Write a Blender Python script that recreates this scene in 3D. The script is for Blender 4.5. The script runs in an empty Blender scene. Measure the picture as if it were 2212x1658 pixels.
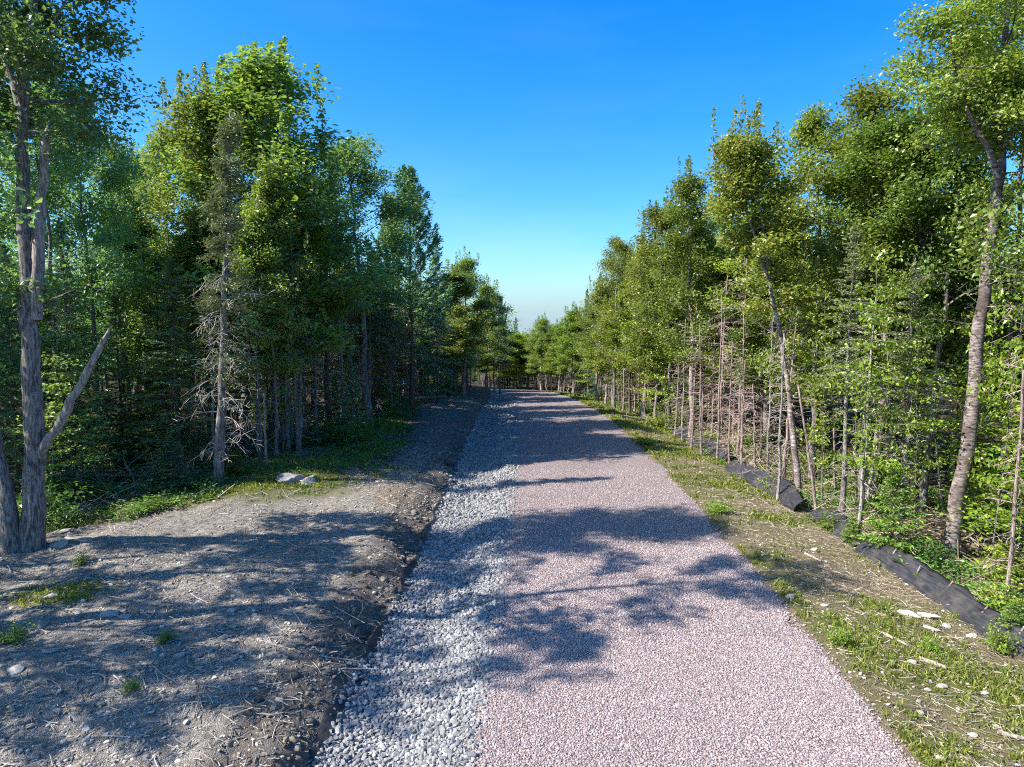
import bpy, math, random
import numpy as np
from mathutils import Vector

R_ = np.random.default_rng(7)
random.seed(7)
scene = bpy.context.scene
COL = scene.collection
PI = math.pi

# ------------------------------------------------------------------ camera
H_CAM, F, HOR = 5.7, 1500.0, 690.0          # metres, focal length and horizon on a 2212 x 1658 frame
PITCH = math.atan((829 - HOR) / F)
cam = bpy.data.cameras.new("camera")
cam.sensor_width = 36
cam.lens = 36 * F / 2212
cam.clip_start, cam.clip_end = 0.1, 3000
co = bpy.data.objects.new("camera", cam)
COL.objects.link(co)
co.location = (0, 0, H_CAM)
co.rotation_euler = (PI / 2 - PITCH, 0, 0)
scene.camera = co

def ray(px, py):
    u, v = (px - 1106) / F, (829 - py) / F
    return np.array([u, math.cos(PITCH) + v * math.sin(PITCH), -math.sin(PITCH) + v * math.cos(PITCH)])

# ------------------------------------------------------------------ terrain
def sstep(t):
    t = np.clip(t, 0, 1)
    return t * t * (3 - 2 * t)

_perm = np.random.default_rng(3).random((256, 256))
def vnoise(x, y, s=1.0, seed=0):
    x = np.asarray(x, float) * s + seed * 17.3
    y = np.asarray(y, float) * s + seed * 9.7
    xi, yi = np.floor(x).astype(int), np.floor(y).astype(int)
    fx, fy = x - xi, y - yi
    fx, fy = fx * fx * (3 - 2 * fx), fy * fy * (3 - 2 * fy)
    a = _perm[xi % 256, yi % 256]; b = _perm[(xi + 1) % 256, yi % 256]
    c = _perm[xi % 256, (yi + 1) % 256]; d = _perm[(xi + 1) % 256, (yi + 1) % 256]
    return (a * (1 - fx) + b * fx) * (1 - fy) + (c * (1 - fx) + d * fx) * fy

YS = [-40, 8.8, 14.9, 26, 42, 56, 75, 81, 88, 95, 100]
XL = [-3.6, -2.6, -2.33, -2.2, -2.05, -1.7, -2.2, -5, -16, -42, -80]
XP = [-1.5, -0.45, -0.16, 0.2, 0.4, 0.3, -0.7, -3.3, -13.5, -38, -75]
XR = [4.2, 5.17, 5.49, 5.72, 5.65, 4.9, 3.3, 1.6, -6, -28, -64]
def edges(Y):
    return np.interp(Y, YS, XL), np.interp(Y, YS, XP), np.interp(Y, YS, XR)
def zbase(Y):
    Y = np.asarray(Y, float)
    d = np.clip(Y - 28, 0, 57)
    return -0.0009 * d * d - .06 * np.maximum(Y - 85, 0)
def terrain(x, Y):
    x = np.asarray(x, float); Y = np.asarray(Y, float)
    xl, xp, xr = edges(Y)
    z = zbase(Y)
    s = xl - x + (vnoise(x, Y, 1.1, 1) - .5) * .35 + (vnoise(x, Y, 0.35, 2) - .5) * .5
    r = x - xr
    z = z + np.where(s > 0, 0.34 * sstep(s / 0.8) + 0.20 * sstep((s - .5) / 6), 0)
    z = z - np.where(r > 0, 0.40 * sstep(r / 3.6) + 0.15 * sstep((r - 3.6) / 2), 0)
    w = np.clip((x - xl) / np.maximum(xp - xl, .3), 0, 1)
    z = z - 0.17 * sstep(1 - np.abs(w - .38) / .62) * (x > xl - 1) * (x < xp)
    off = sstep(np.maximum(s - .5, r - .1) / 1.2)
    deep = sstep((np.maximum(s - 5, r - 3)) / 5)
    n = (vnoise(x, Y, .5, 3) - .5) * .16 + (vnoise(x, Y, 1.7, 4) - .5) * .08 + (vnoise(x, Y, 5, 5) - .5) * .035
    lump = np.exp(-((s - .35) / .45) ** 2) * ((vnoise(x, Y, 2.3, 6) - .5) * .22 + (vnoise(x, Y, 6.5, 7) - .5) * .10)
    return z + off * n * (1 + 1.2 * deep) + lump
def tz(x, y):
    return float(terrain(np.array([x]), np.array([y]))[0])
def hit(px, py):
    """the point of the terrain behind a place in the frame"""
    d = ray(px, py)
    t = 5.0
    for k in range(400):
        p = d * t
        if p[2] + H_CAM <= tz(p[0], p[1]):
            break
        t *= 1.012
    return p[0], p[1], tz(p[0], p[1])
def at_depth(px, py, Y):
    d = ray(px, py)
    t = Y / d[1]
    return np.array([d[0] * t, Y, d[2] * t + H_CAM])

# ------------------------------------------------------------------ materials
def mat(name):
    m = bpy.data.materials.new(name)
    m.use_nodes = True
    nt = m.node_tree
    nt.nodes.clear()
    return m, nt
def N(nt, kind, **kw):
    n = nt.nodes.new(kind)
    for k, v in kw.items():
        if k.startswith("i_"):
            n.inputs[k[2:].replace("_", " ")].default_value = v
        else:
            setattr(n, k, v)
    return n
def L(nt, a, b):
    nt.links.new(a, b)
def ramp(nt, fac, stops):
    n = nt.nodes.new("ShaderNodeValToRGB")
    while len(n.color_ramp.elements) < len(stops):
        n.color_ramp.elements.new(.5)
    for e, (p, c) in zip(n.color_ramp.elements, stops):
        e.position = p
        e.color = (*c, 1) if len(c) == 3 else c
    L(nt, fac, n.inputs[0])
    return n.outputs[0]
def mixc(nt, fac, a, b, mode="MIX"):
    n = nt.nodes.new("ShaderNodeMix")
    n.data_type = "RGBA"; n.blend_type = mode
    if isinstance(fac, (int, float)): n.inputs[0].default_value = fac
    else: L(nt, fac, n.inputs[0])
    for v, k in ((a, 6), (b, 7)):
        if isinstance(v, tuple): n.inputs[k].default_value = (*v, 1)
        else: L(nt, v, n.inputs[k])
    return n.outputs[2]
def math_(nt, op, a, b=0.0, clamp=False):
    n = nt.nodes.new("ShaderNodeMath"); n.operation = op; n.use_clamp = clamp
    for v, k in ((a, 0), (b, 1)):
        if isinstance(v, (int, float)): n.inputs[k].default_value = v
        else: L(nt, v, n.inputs[k])
    return n.outputs[0]
def attr(nt, name):
    n = nt.nodes.new("ShaderNodeAttribute"); n.attribute_name = name
    return n.outputs["Fac"]
def noise(nt, vec, scale, detail=4, rough=.6):
    n = nt.nodes.new("ShaderNodeTexNoise")
    n.inputs["Scale"].default_value = scale; n.inputs["Detail"].default_value = detail; n.inputs["Roughness"].default_value = rough
    L(nt, vec, n.inputs["Vector"])
    return n.outputs["Fac"]
def voro(nt, vec, scale, feature="F1"):
    n = nt.nodes.new("ShaderNodeTexVoronoi"); n.feature = feature
    n.inputs["Scale"].default_value = scale
    L(nt, vec, n.inputs["Vector"])
    return n
def objco(nt):
    return nt.nodes.new("ShaderNodeTexCoord").outputs["Object"]
def bump(nt, h, strength, dist):
    n = nt.nodes.new("ShaderNodeBump"); n.inputs["Strength"].default_value = strength; n.inputs["Distance"].default_value = dist
    L(nt, h, n.inputs["Height"])
    return n.outputs[0]
def principled(nt, color, rough=.8, normal=None, spec=.3):
    b = nt.nodes.new("ShaderNodeBsdfPrincipled")
    if isinstance(color, tuple): b.inputs["Base Color"].default_value = (*color, 1)
    else: L(nt, color, b.inputs["Base Color"])
    b.inputs["Roughness"].default_value = rough
    b.inputs["Specular IOR Level"].default_value = spec
    if normal is not None: L(nt, normal, b.inputs["Normal"])
    return b
def out(nt, sh):
    o = nt.nodes.new("ShaderNodeOutputMaterial")
    L(nt, sh, o.inputs[0])

def leaf_mat(name, dark, mid, light, trans=.42, rough=.38, spec=.5):
    m, nt = mat(name)
    t = attr(nt, "tint")
    oi = nt.nodes.new("ShaderNodeObjectInfo")
    c = ramp(nt, t, [(0, dark), (.5, mid), (.93, light), (1.0, (light[0] * 1.2, light[1] * 1.1, light[2] * 1.3))])
    hs = nt.nodes.new("ShaderNodeHueSaturation")
    L(nt, math_(nt, "MULTIPLY_ADD", oi.outputs["Random"], .035), hs.inputs["Hue"])
    hs.inputs["Hue"].default_value = .5
    n = [x for x in nt.nodes if x.type == "MATH"][-1]; n.inputs[2].default_value = .49
    L(nt, math_(nt, "FRACT", math_(nt, "MULTIPLY", oi.outputs["Random"], 7.31)), nt.nodes.new("ShaderNodeMapRange").inputs[0])
    mr = [x for x in nt.nodes if x.type == "MAP_RANGE"][-1]
    mr.inputs[3].default_value = .75; mr.inputs[4].default_value = 1.25
    L(nt, mr.outputs[0], hs.inputs["Value"])
    L(nt, c, hs.inputs["Color"])
    b = principled(nt, hs.outputs[0], rough, None, spec)
    tr = nt.nodes.new("ShaderNodeBsdfTranslucent")
    L(nt, mixc(nt, 1.0, hs.outputs[0], (1.25, 1.15, .55), "MULTIPLY"), tr.inputs[0])
    mx = nt.nodes.new("ShaderNodeMixShader"); mx.inputs[0].default_value = trans
    L(nt, b.outputs[0], mx.inputs[1]); L(nt, tr.outputs[0], mx.inputs[2])
    out(nt, mx.outputs[0])
    return m

M = {}
M["leaf_cool_lightened"] = leaf_mat("maple leaf lightened for shade", (.105, .195, .090), (.180, .305, .115), (.280, .410, .140))  # bluish leaf, its colour raised in place of fill light on the left woods
M["leaf_mid"] = leaf_mat("hardwood leaf", (.095, .145, .032), (.160, .230, .042), (.255, .320, .055))
M["leaf_olive"] = leaf_mat("aspen leaf", (.125, .180, .036), (.225, .285, .052), (.330, .365, .085))
M["leaf_left_lightened"] = leaf_mat("hardwood leaf lightened for shade", (.135, .205, .060), (.225, .320, .080), (.340, .430, .115), .45)  # paler copy of the hardwood leaf, painting lifted shade into the left woods
M["leaf_bright"] = leaf_mat("young maple leaf", (.130, .190, .024), (.220, .300, .034), (.330, .400, .050), .42)
M["needle_dark"] = leaf_mat("fir needle", (.070, .145, .080), (.120, .225, .105), (.190, .310, .115), .15)
M["needle_green"] = leaf_mat("young fir needle", (.100, .160, .030), (.170, .260, .042), (.260, .360, .055), .3)
M["needle_olive"] = leaf_mat("spruce needle dry", (.150, .192, .085), (.260, .300, .120), (.370, .395, .180), .15)
M["grass"] = leaf_mat("grass blade", (.100, .125, .020), (.175, .205, .030), (.290, .285, .055), .35)
M["weed"] = leaf_mat("ground plant leaf", (.060, .125, .028), (.110, .210, .036), (.190, .290, .050), .35)
M["straw"] = leaf_mat("straw", (.14, .10, .065), (.26, .195, .130), (.44, .36, .26), .1)

def bark_mat(name, dark, light, kind="ridge", rough=.9):
    m, nt = mat(name)
    c = objco(nt)
    oi = nt.nodes.new("ShaderNodeObjectInfo")
    mp = nt.nodes.new("ShaderNodeMapping")
    L(nt, c, mp.inputs[0])
    off = nt.nodes.new("ShaderNodeCombineXYZ")
    L(nt, math_(nt, "MULTIPLY", oi.outputs["Random"], 31.0), off.inputs[0]); L(nt, math_(nt, "MULTIPLY", oi.outputs["Random"], 53.0), off.inputs[2])
    L(nt, off.outputs[0], mp.inputs[1])
    if kind == "ridge":
        mp.inputs[3].default_value = (1, 1, .2)
        a = noise(nt, mp.outputs[0], 22, 5, .7)
    else:
        mp.inputs[3].default_value = (.6, .6, 1.6)
        a = noise(nt, mp.outputs[0], 11, 5, .75)
    big = noise(nt, c, 1.3, 3)
    col = ramp(nt, a, [(.36, tuple(x * .5 for x in dark)), (.45, dark), (.53, tuple((x + y) / 2 for x, y in zip(dark, light))), (.68, light)])
    col = mixc(nt, math_(nt, "MULTIPLY", big, .55), col, tuple(x * .6 for x in dark), "MIX") if kind == "ridge" else mixc(nt, ramp(nt, big, [(.45, (0, 0, 0)), (.62, (1, 1, 1))]), col, tuple(x * .8 for x in dark))
    h = math_(nt, "ADD", a, math_(nt, "MULTIPLY", noise(nt, c, 60, 2), .2))
    out(nt, principled(nt, col, rough, bump(nt, h, .9, .03), .2).outputs[0])
    return m
M["bark_grey"] = bark_mat("grey bark", (.13, .115, .105), (.46, .42, .39))
M["bark_brown"] = bark_mat("brown bark", (.085, .060, .045), (.26, .20, .165))
M["bark_pink"] = bark_mat("dry reddish bark", (.22, .155, .135), (.55, .43, .39))
M["bark_birch"] = bark_mat("pale birch bark", (.20, .145, .13), (.62, .56, .54), "band", .75)
M["bark_aspen"] = bark_mat("rough aspen bark", (.11, .08, .07), (.40, .335, .32), "band", .85)
M["dead"] = bark_mat("dead grey wood", (.24, .21, .19), (.56, .51, .47))
M["log"] = bark_mat("bleached wood", (.34, .27, .20), (.68, .58, .46))
M["twig"] = leaf_mat("dead twig", (.16, .138, .115), (.31, .27, .235), (.50, .44, .39), .0, .85, .15)
M["twig_pink"] = leaf_mat("dry reddish twig", (.21, .145, .125), (.37, .265, .235), (.54, .42, .38), .0, .85, .15)

def rock_mat(name, stops, scale=9, jitter=.35):
    m, nt = mat(name)
    c = objco(nt)
    t = attr(nt, "tint")
    a = noise(nt, c, scale, 6, .65)
    col = ramp(nt, math_(nt, "ADD", math_(nt, "MULTIPLY", t, .6), math_(nt, "MULTIPLY", a, .4)), stops)
    col = mixc(nt, .5, col, ramp(nt, noise(nt, c, 90, 3), [(.3, (.55, .55, .55)), (.7, (1.25, 1.25, 1.25))]), "MULTIPLY")
    out(nt, principled(nt, col, .85, bump(nt, noise(nt, c, 55, 4), .35, .01), .25).outputs[0])
    return m
M["stone"] = rock_mat("field stone", [(.15, (.16, .14, .12)), (.5, (.31, .28, .245)), (.85, (.47, .435, .39))])
M["stone_warm"] = rock_mat("tan field stone", [(.15, (.30, .25, .20)), (.5, (.46, .40, .33)), (.85, (.62, .55, .47))])  # tan tone, paler than the grey field stone
M["crushed"] = rock_mat("crushed grey stone", [(.1, (.12, .115, .115)), (.45, (.23, .225, .22)), (.9, (.40, .385, .37))], 14)
M["pinkchip"] = rock_mat("pink gravel chip", [(.1, (.20, .15, .145)), (.45, (.345, .27, .258)), (.9, (.52, .44, .42))], 25)
M["pebble"] = rock_mat("soil pebble", [(.1, (.15, .128, .10)), (.5, (.32, .28, .225)), (.9, (.60, .54, .46))], 20)

M["clod"] = rock_mat("soil clod", [(.1, (.075, .060, .045)), (.5, (.14, .115, .09)), (.9, (.24, .20, .16))], 30)
def ground_mat():
    m, nt = mat("ground soil")
    c = objco(nt)
    n1, n2, n3 = noise(nt, c, .9, 5), noise(nt, c, 7, 6, .7), noise(nt, c, 45, 4, .7)
    v = voro(nt, c, 24)
    v2 = voro(nt, c, 60)
    litter = ramp(nt, n2, [(.3, (.035, .026, .018)), (.5, (.075, .055, .036)), (.7, (.14, .10, .065))])
    soil = ramp(nt, n2, [(.28, (.10, .086, .070)), (.5, (.235, .207, .177)), (.72, (.40, .36, .315))])
    soil = mixc(nt, .75, soil, ramp(nt, n3, [(.3, (.5, .5, .5)), (.7, (1.45, 1.45, 1.45))]), "MULTIPLY")
    peb = math_(nt, "MULTIPLY", ramp(nt, v.outputs["Distance"], [(.22, (1, 1, 1)), (.34, (0, 0, 0))]), ramp(nt, voro(nt, c, 24).outputs["Color"], [(.55, (0, 0, 0)), (.6, (1, 1, 1))]))
    soil = mixc(nt, peb, soil, (.44, .41, .37))
    bank = ramp(nt, n2, [(.3, (.07, .058, .048)), (.7, (.20, .17, .145))])
    straw = ramp(nt, n2, [(.28, (.095, .070, .045)), (.5, (.20, .150, .098)), (.74, (.34, .27, .19))])
    straw = mixc(nt, .8, straw, ramp(nt, n3, [(.3, (.45, .45, .45)), (.7, (1.5, 1.5, 1.5))]), "MULTIPLY")
    moss = ramp(nt, n3, [(.3, (.060, .068, .018)), (.7, (.17, .175, .045))])
    def edge(a, w=.25):
        x = math_(nt, "ADD", a, math_(nt, "MULTIPLY", math_(nt, "SUBTRACT", n2, .5), 1.1))
        return ramp(nt, x, [(.5 - w, (0, 0, 0)), (.5 + w, (1, 1, 1))])
    col = mixc(nt, edge(attr(nt, "soil")), litter, soil)
    col = mixc(nt, edge(attr(nt, "straw")), col, straw)
    col = mixc(nt, edge(attr(nt, "bank")), col, bank)
    col = mixc(nt, edge(attr(nt, "moss")), col, moss)
    h = math_(nt, "ADD", math_(nt, "MULTIPLY", n2, .6), math_(nt, "ADD", math_(nt, "MULTIPLY", n3, .4), math_(nt, "MULTIPLY", math_(nt, "SUBTRACT", .5, v2.outputs["Distance"]), .35)))
    out(nt, principled(nt, col, .95, bump(nt, h, .9, .06), .15).outputs[0])
    return m
def gravel_mat(name, scale, stops, dist, patch=.25):
    m, nt = mat(name)
    c = objco(nt)
    v = voro(nt, c, scale)
    v2 = voro(nt, c, scale * 2.3)
    sx = nt.nodes.new("ShaderNodeSeparateColor"); L(nt, v.outputs["Color"], sx.inputs[0])
    col = ramp(nt, sx.outputs[0], stops)
    col = mixc(nt, 1.0, col, ramp(nt, v.outputs["Distance"], [(.25, (1.05, 1.05, 1.05)), (.75, (.42, .42, .42))]), "MULTIPLY")
    big = noise(nt, c, .55, 4)
    col = mixc(nt, patch, col, ramp(nt, big, [(.3, (.70, .67, .66)), (.7, (1.25, 1.24, 1.2))]), "MULTIPLY")
    h = math_(nt, "SUBTRACT", 1.0, math_(nt, "ADD", v.outputs["Distance"], math_(nt, "MULTIPLY", v2.outputs["Distance"], .35)))
    out(nt, principled(nt, col, .9, bump(nt, h, 1.0, dist), .2).outputs[0])
    return m
M["ground"] = ground_mat()
M["road"] = gravel_mat("pink road gravel", 34, [(0, (.22, .17, .165)), (.5, (.365, .29, .278)), (1, (.51, .43, .41))], .03)
M["ditch"] = gravel_mat("grey ditch stone", 12, [(0, (.22, .215, .22)), (.5, (.40, .395, .40)), (1, (.58, .57, .565))], .08)

def fabric_mat(name, base, light):
    m, nt = mat(name)
    c = objco(nt)
    mp = nt.nodes.new("ShaderNodeMapping"); mp.inputs[3].default_value = (30, .8, 45); L(nt, c, mp.inputs[0])
    a = noise(nt, mp.outputs[0], 1.0, 4, .7)
    w = noise(nt, c, 3, 3)
    col = mixc(nt, ramp(nt, w, [(.5, (0, 0, 0)), (.75, (.5, .5, .5))]), ramp(nt, a, [(.35, base), (.7, light)]), (.12, .105, .085))
    out(nt, principled(nt, col, .5, bump(nt, a, .5, .02), .4).outputs[0])
    return m
M["fence"] = fabric_mat("black woven fabric", (.010, .010, .012), (.058, .055, .060))
M["liner"] = fabric_mat("black liner fabric", (.010, .011, .013), (.030, .030, .034))

# ------------------------------------------------------------------ mesh building
def unit(v):
    return v / np.maximum(np.linalg.norm(v, axis=-1, keepdims=True), 1e-9)

class Geo:
    def __init__(s):
        s.v, s.q, s.t, s.qt, s.tt, s.n = [], [], [], [], [], 0
    def _add(s, v):
        b = s.n; s.v.append(v); s.n += len(v); return b
    def quads(s, P, tint):
        n = len(P)
        if not n: return
        b = s._add(P.reshape(-1, 3))
        s.q.append(np.arange(n * 4).reshape(n, 4) + b); s.qt.append(np.broadcast_to(tint, (n,)))
    def tris(s, V, T, tint):
        b = s._add(V)
        s.t.append(T + b); s.tt.append(np.broadcast_to(tint, (len(T),)))
    def tube(s, path, rad, sides=6, tint=.5, lump=0.0, rng=None, cap=True):
        path = np.asarray(path, float); rad = np.asarray(rad, float)
        k = len(path)
        d = unit(np.gradient(path, axis=0))
        ref = np.array([0, 1.0, 0]) if abs(d[0][1]) < .8 else np.array([1.0, 0, 0])
        u = unit(np.cross(d, ref)); w = np.cross(d, u)
        a = np.linspace(0, 2 * PI, sides, endpoint=False)
        rr = rad[:, None] * np.ones((k, sides))
        if lump and rng is not None:
            ang = rng.random((1, sides)) * .9 + rng.random((k, sides)) * .6
            rr = rr * (1 + lump * (ang - .75))
        ring = path[:, None, :] + rr[..., None] * (np.cos(a)[None, :, None] * u[:, None, :] + np.sin(a)[None, :, None] * w[:, None, :])
        b = s._add(ring.reshape(-1, 3))
        i = np.arange(k - 1)[:, None] * sides; j = np.arange(sides)[None, :]; j2 = (j + 1) % sides
        q = np.stack([i + j, i + j2, i + sides + j2, i + sides + j], -1).reshape(-1, 4) + b
        s.q.append(q); s.qt.append(np.full(len(q), tint))
        if cap:
            bb = s._add(path[-1:] + d[-1:] * rad[-1] * .3)
            l = (k - 1) * sides + b
            s.t.append(np.stack([l + np.arange(sides), l + (np.arange(sides) + 1) % sides, np.full(sides, bb)], -1)); s.tt.append(np.full(sides, tint))
    def leaves(s, pos, rng, size, ratio=.62, up=.6, outward=None, axis=None, spread=.25, tint=None):
        n = len(pos)
        if not n: return
        nr = rng.normal(size=(n, 3)); nr[:, 2] = np.abs(nr[:, 2]) * (1 if up > 0 else 1) + up
        if outward is not None: nr = nr + outward
        nr = unit(nr)
        t = rng.normal(size=(n, 3))
        if axis is not None: t = axis + t * spread
        t = unit(t - nr * np.sum(t * nr, 1, keepdims=True))
        b = np.cross(nr, t)
        ln = (size * rng.uniform(.65, 1.3, n))[:, None]
        w = ln * ratio * .5
        c = -nr * ln * .12
        P = np.stack([pos - t * ln * .5 + c, pos + b * w + t * ln * .05, pos + t * ln * .5 + c, pos - b * w + t * ln * .05], 1)
        s.quads(P, rng.random(n) if tint is None else tint)
    def mesh(s, name, material, smooth=True):
        me = bpy.data.meshes.new(name)
        V = np.concatenate(s.v).astype(np.float32)
        q = np.concatenate(s.q) if s.q else np.zeros((0, 4), int)
        t = np.concatenate(s.t) if s.t else np.zeros((0, 3), int)
        tint = np.concatenate([*(s.qt or []), *(s.tt or [])]).astype(np.float32)
        me.vertices.add(len(V)); me.vertices.foreach_set("co", V.ravel())
        nl = q.size + t.size
        me.loops.add(nl); me.loops.foreach_set("vertex_index", np.concatenate([q.ravel(), t.ravel()]).astype(np.int32))
        nf = len(q) + len(t)
        me.polygons.add(nf)
        st = np.concatenate([np.arange(len(q)) * 4, q.size + np.arange(len(t)) * 3]).astype(np.int32)
        me.polygons.foreach_set("loop_start", st)
        me.polygons.foreach_set("use_smooth", np.full(nf, smooth))
        me.update(calc_edges=True)
        a = me.attributes.new("tint", "FLOAT", "FACE"); a.data.foreach_set("value", tint)
        me.materials.append(material)
        return me

def link(name, me, parent=None):
    o = bpy.data.objects.new(name, me)
    COL.objects.link(o)
    if parent is not None: o.parent = parent
    return o
USED = {}
def tag(o, label, cat, group=None):
    o["label"] = label; o["category"] = cat
    if group: o["group"] = group
    USED.setdefault(label, []).append(group)
    return o
def kind(o, k):
    o["kind"] = k
    return o
def empty(name, loc, rz=0.0, sc=(1, 1, 1)):
    o = bpy.data.objects.new(name, None)
    COL.objects.link(o)
    o.location = loc; o.rotation_euler = (0, 0, rz); o.scale = sc
    o.empty_display_size = .3
    return o
def put(proto, loc, rz, sc, name, label, cat, group=None, override=None):
    """a thing from the prototype's part meshes: an Empty that parents a copy of each part"""
    e = empty(name, loc, rz, sc)
    for pn, me in proto["parts"]:
        c = link(pn, me, e)
        if override and pn in override:
            c.material_slots[0].link = "OBJECT"
            c.material_slots[0].material = override[pn]
    return tag(e, label, cat, group)

# ------------------------------------------------------------------ plants
def wander(rng, p0, p1, k, amp):
    t = np.linspace(0, 1, k)[:, None]
    p = np.asarray(p0) * (1 - t) + np.asarray(p1) * t
    n = np.cumsum(rng.normal(size=(k, 3)), 0) * amp / math.sqrt(k)
    n -= n[0] * (1 - t) + n[-1] * t * .4
    n[:, 2] *= .3
    return p + n
def along(path, t):
    x = np.clip(t, 0, 1) * (len(path) - 1)
    i = min(int(x), len(path) - 2)
    return path[i] * (1 - (x - i)) + path[i + 1] * (x - i)
def bend(rng, p0, d, length, k, lift, wob=.12):
    """a limb that starts along d and bends up (lift > 0) or droops (lift < 0)"""
    d = unit(np.asarray(d, float)); pts = [np.asarray(p0, float)]
    for i in range(k - 1):
        d = unit(d + np.array([0, 0, lift / k]) + rng.normal(size=3) * wob)
        pts.append(pts[-1] + d * length / (k - 1))
    return np.array(pts)

def extent(me):
    v = np.zeros(len(me.vertices) * 3, np.float32); me.vertices.foreach_get("co", v); v = v.reshape(-1, 3)
    return float(np.percentile(v[:, 2], 99.7)), float(np.percentile(np.hypot(v[:, 0], v[:, 1]), 93))
def grow(g_w, g_l, rng, trunk, trad, base, R, nl, leaf, per, lift=.6, shoots=0, sub=4, rc=None, low=-6, high=52, shape=.6, peak=.12, sparse=0.0, up=.6):
    """limbs and leaf clumps of a broadleaf crown on a trunk path"""
    H = trunk[-1][2] - trunk[0][2]
    rc = rc or R * .17
    cen = []
    for i in range(nl):
        u = (i + rng.random()) / nl
        t = base + (1 - base) * u ** .92
        p = along(trunk, t)
        az = i * 2.39996 + rng.normal() * .35
        ln = R * ((1 - u ** 2.6) ** shape * .86 + .14) * (.62 + .38 * min(1, u / .22)) * rng.uniform(.7, 1.15)
        el = math.radians(low + (high - low) * u + rng.normal() * 9)
        d = np.array([math.cos(az) * math.cos(el), math.sin(az) * math.cos(el), math.sin(el)])
        path = bend(rng, p, d, ln, 7, lift * .5, .10)
        r0 = max(.012, np.interp(t, np.linspace(0, 1, len(trad)), trad) * .42)
        g_w.tube(path, np.linspace(r0, .006, 7), 5, rng.random())
        for j in range(sub):
            s = rng.uniform(.3, .95)
            q = along(path, s)
            dd = unit(path[-1] - path[0]) + rng.normal(size=3) * .65 + np.array([0, 0, .15])
            sp = bend(rng, q, dd, ln * rng.uniform(.28, .5) * (1.1 - .4 * s), 4, lift * .5, .15)
            g_w.tube(sp, np.linspace(max(.006, r0 * .35), .004, 4), 3, rng.random(), cap=False)
            cen += [sp[-1], (sp[1] + sp[2]) / 2]
        cen += [along(path, .62), along(path, .82), path[-1]]
        if shoots and rng.random() < shoots:
            e = path[-1] + np.array([0, 0, rc * .5])
            hh = rng.uniform(.7, 1.5)
            cen_s = e + np.array([0, 0, 1]) * np.linspace(0, hh, 5)[:, None] + rng.normal(size=(5, 3)) * .05
            g_w.tube(cen_s, np.linspace(.012, .004, 5), 3, .5, cap=False)
            k = int(per * 1.5)
            tt = rng.random(k)
            pp = e + np.stack([rng.normal(size=k) * .10 * (1.3 - tt), rng.normal(size=k) * .10 * (1.3 - tt), tt * hh], 1) 
            g_l.leaves(pp, rng, leaf * .9, up=.2, axis=np.array([0, 0, .8]), spread=.7)
    top = trunk[-1]
    for j in range(4): cen.append(top + rng.normal(size=3) * R * .1)
    if shoots:
        for j in range(4):
            e = top + rng.normal(size=3) * np.array([R * .22, R * .22, .1])
            hh = rng.uniform(1.0, 1.8); k = int(per * 1.6); tt = rng.random(k)
            g_l.leaves(e + np.stack([rng.normal(size=k) * .1 * (1.3 - tt), rng.normal(size=k) * .1 * (1.3 - tt), tt * hh], 1), rng, leaf * .9, up=.2, axis=np.array([0, 0, .8]), spread=.7)
    cen = np.array(cen)
    if sparse: cen = cen[rng.random(len(cen)) > sparse]
    n = np.maximum(6, (per * rng.uniform(.5, 1.5, len(cen)))).astype(int)
    c = np.repeat(cen, n, 0)
    o = unit(rng.normal(size=c.shape)) * rng.random((len(c), 1)) ** .5 * np.array([rc, rc, rc * .6]) * 1.75
    o[:, 2] -= .12 * np.linalg.norm(o[:, :2], axis=1)
    ctint = np.repeat(rng.random(len(cen)), n)
    g_l.leaves(c + o, rng, leaf * np.repeat(rng.uniform(.7, 1.3, len(cen)), n), up=up, outward=unit(c + o - along(trunk, .6)) * .35, tint=np.clip(.35 * ctint + .65 * rng.random(len(c)), 0, 1))

def dead_branches(g, rng, trunk, trad, t0, t1, n, ln, droop=-.5, el=(-10, 25), twigs=5, r=.010):
    for i in range(n):
        t = t0 + (t1 - t0) * (i + rng.random()) / n
        p = along(trunk, t)
        az = rng.random() * 2 * PI
        e = math.radians(rng.uniform(*el))
        l = ln * rng.uniform(.35, 1.15)
        d = [math.cos(az) * math.cos(e), math.sin(az) * math.cos(e), math.sin(e)]
        path = bend(rng, p, d, l, 6, droop, .13)
        g.tube(path, np.linspace(r * rng.uniform(.7, 1.3), .003, 6), 3, rng.random(), cap=False)
        for j in range(twigs):
            s = rng.uniform(.3, 1)
            dd = unit(path[-1] - path[0]) * .7 + rng.normal(size=3) * .7
            sp = bend(rng, along(path, s), dd, l * rng.uniform(.12, .35), 3, droop * .6, .2)
            g.tube(sp, np.array([.008, .006, .004]), 3, rng.random(), cap=False)

def broadleaf(seed, H, R, base, nl, leaf, per, lm, bm, rad=None, **kw):
    rng = np.random.default_rng(seed)
    rad = rad or H * .011
    trunk = wander(rng, (0, 0, -.25), (rng.normal() * .3, rng.normal() * .3, H * .93), 16, H * .02)
    tr = rad * (1 - np.linspace(0, 1, 16) ** 1.1 * .9); tr[0] *= 1.45; tr[1] *= 1.12
    w, l = Geo(), Geo()
    w.tube(trunk, tr, 9, .5, .12, rng)
    grow(w, l, rng, trunk, tr, base, R, nl, leaf, per, **kw)
    dead_branches(w, rng, trunk, tr, base * .35, base * 1.05, 9, R * .4, -.1, (0, 45), 3)
    cm = l.mesh("crown", M[lm], False)
    H, R = extent(cm)
    return dict(H=H, R=R, parts=[("trunk", w.mesh("trunk", M[bm])), ("crown", cm)])

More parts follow.
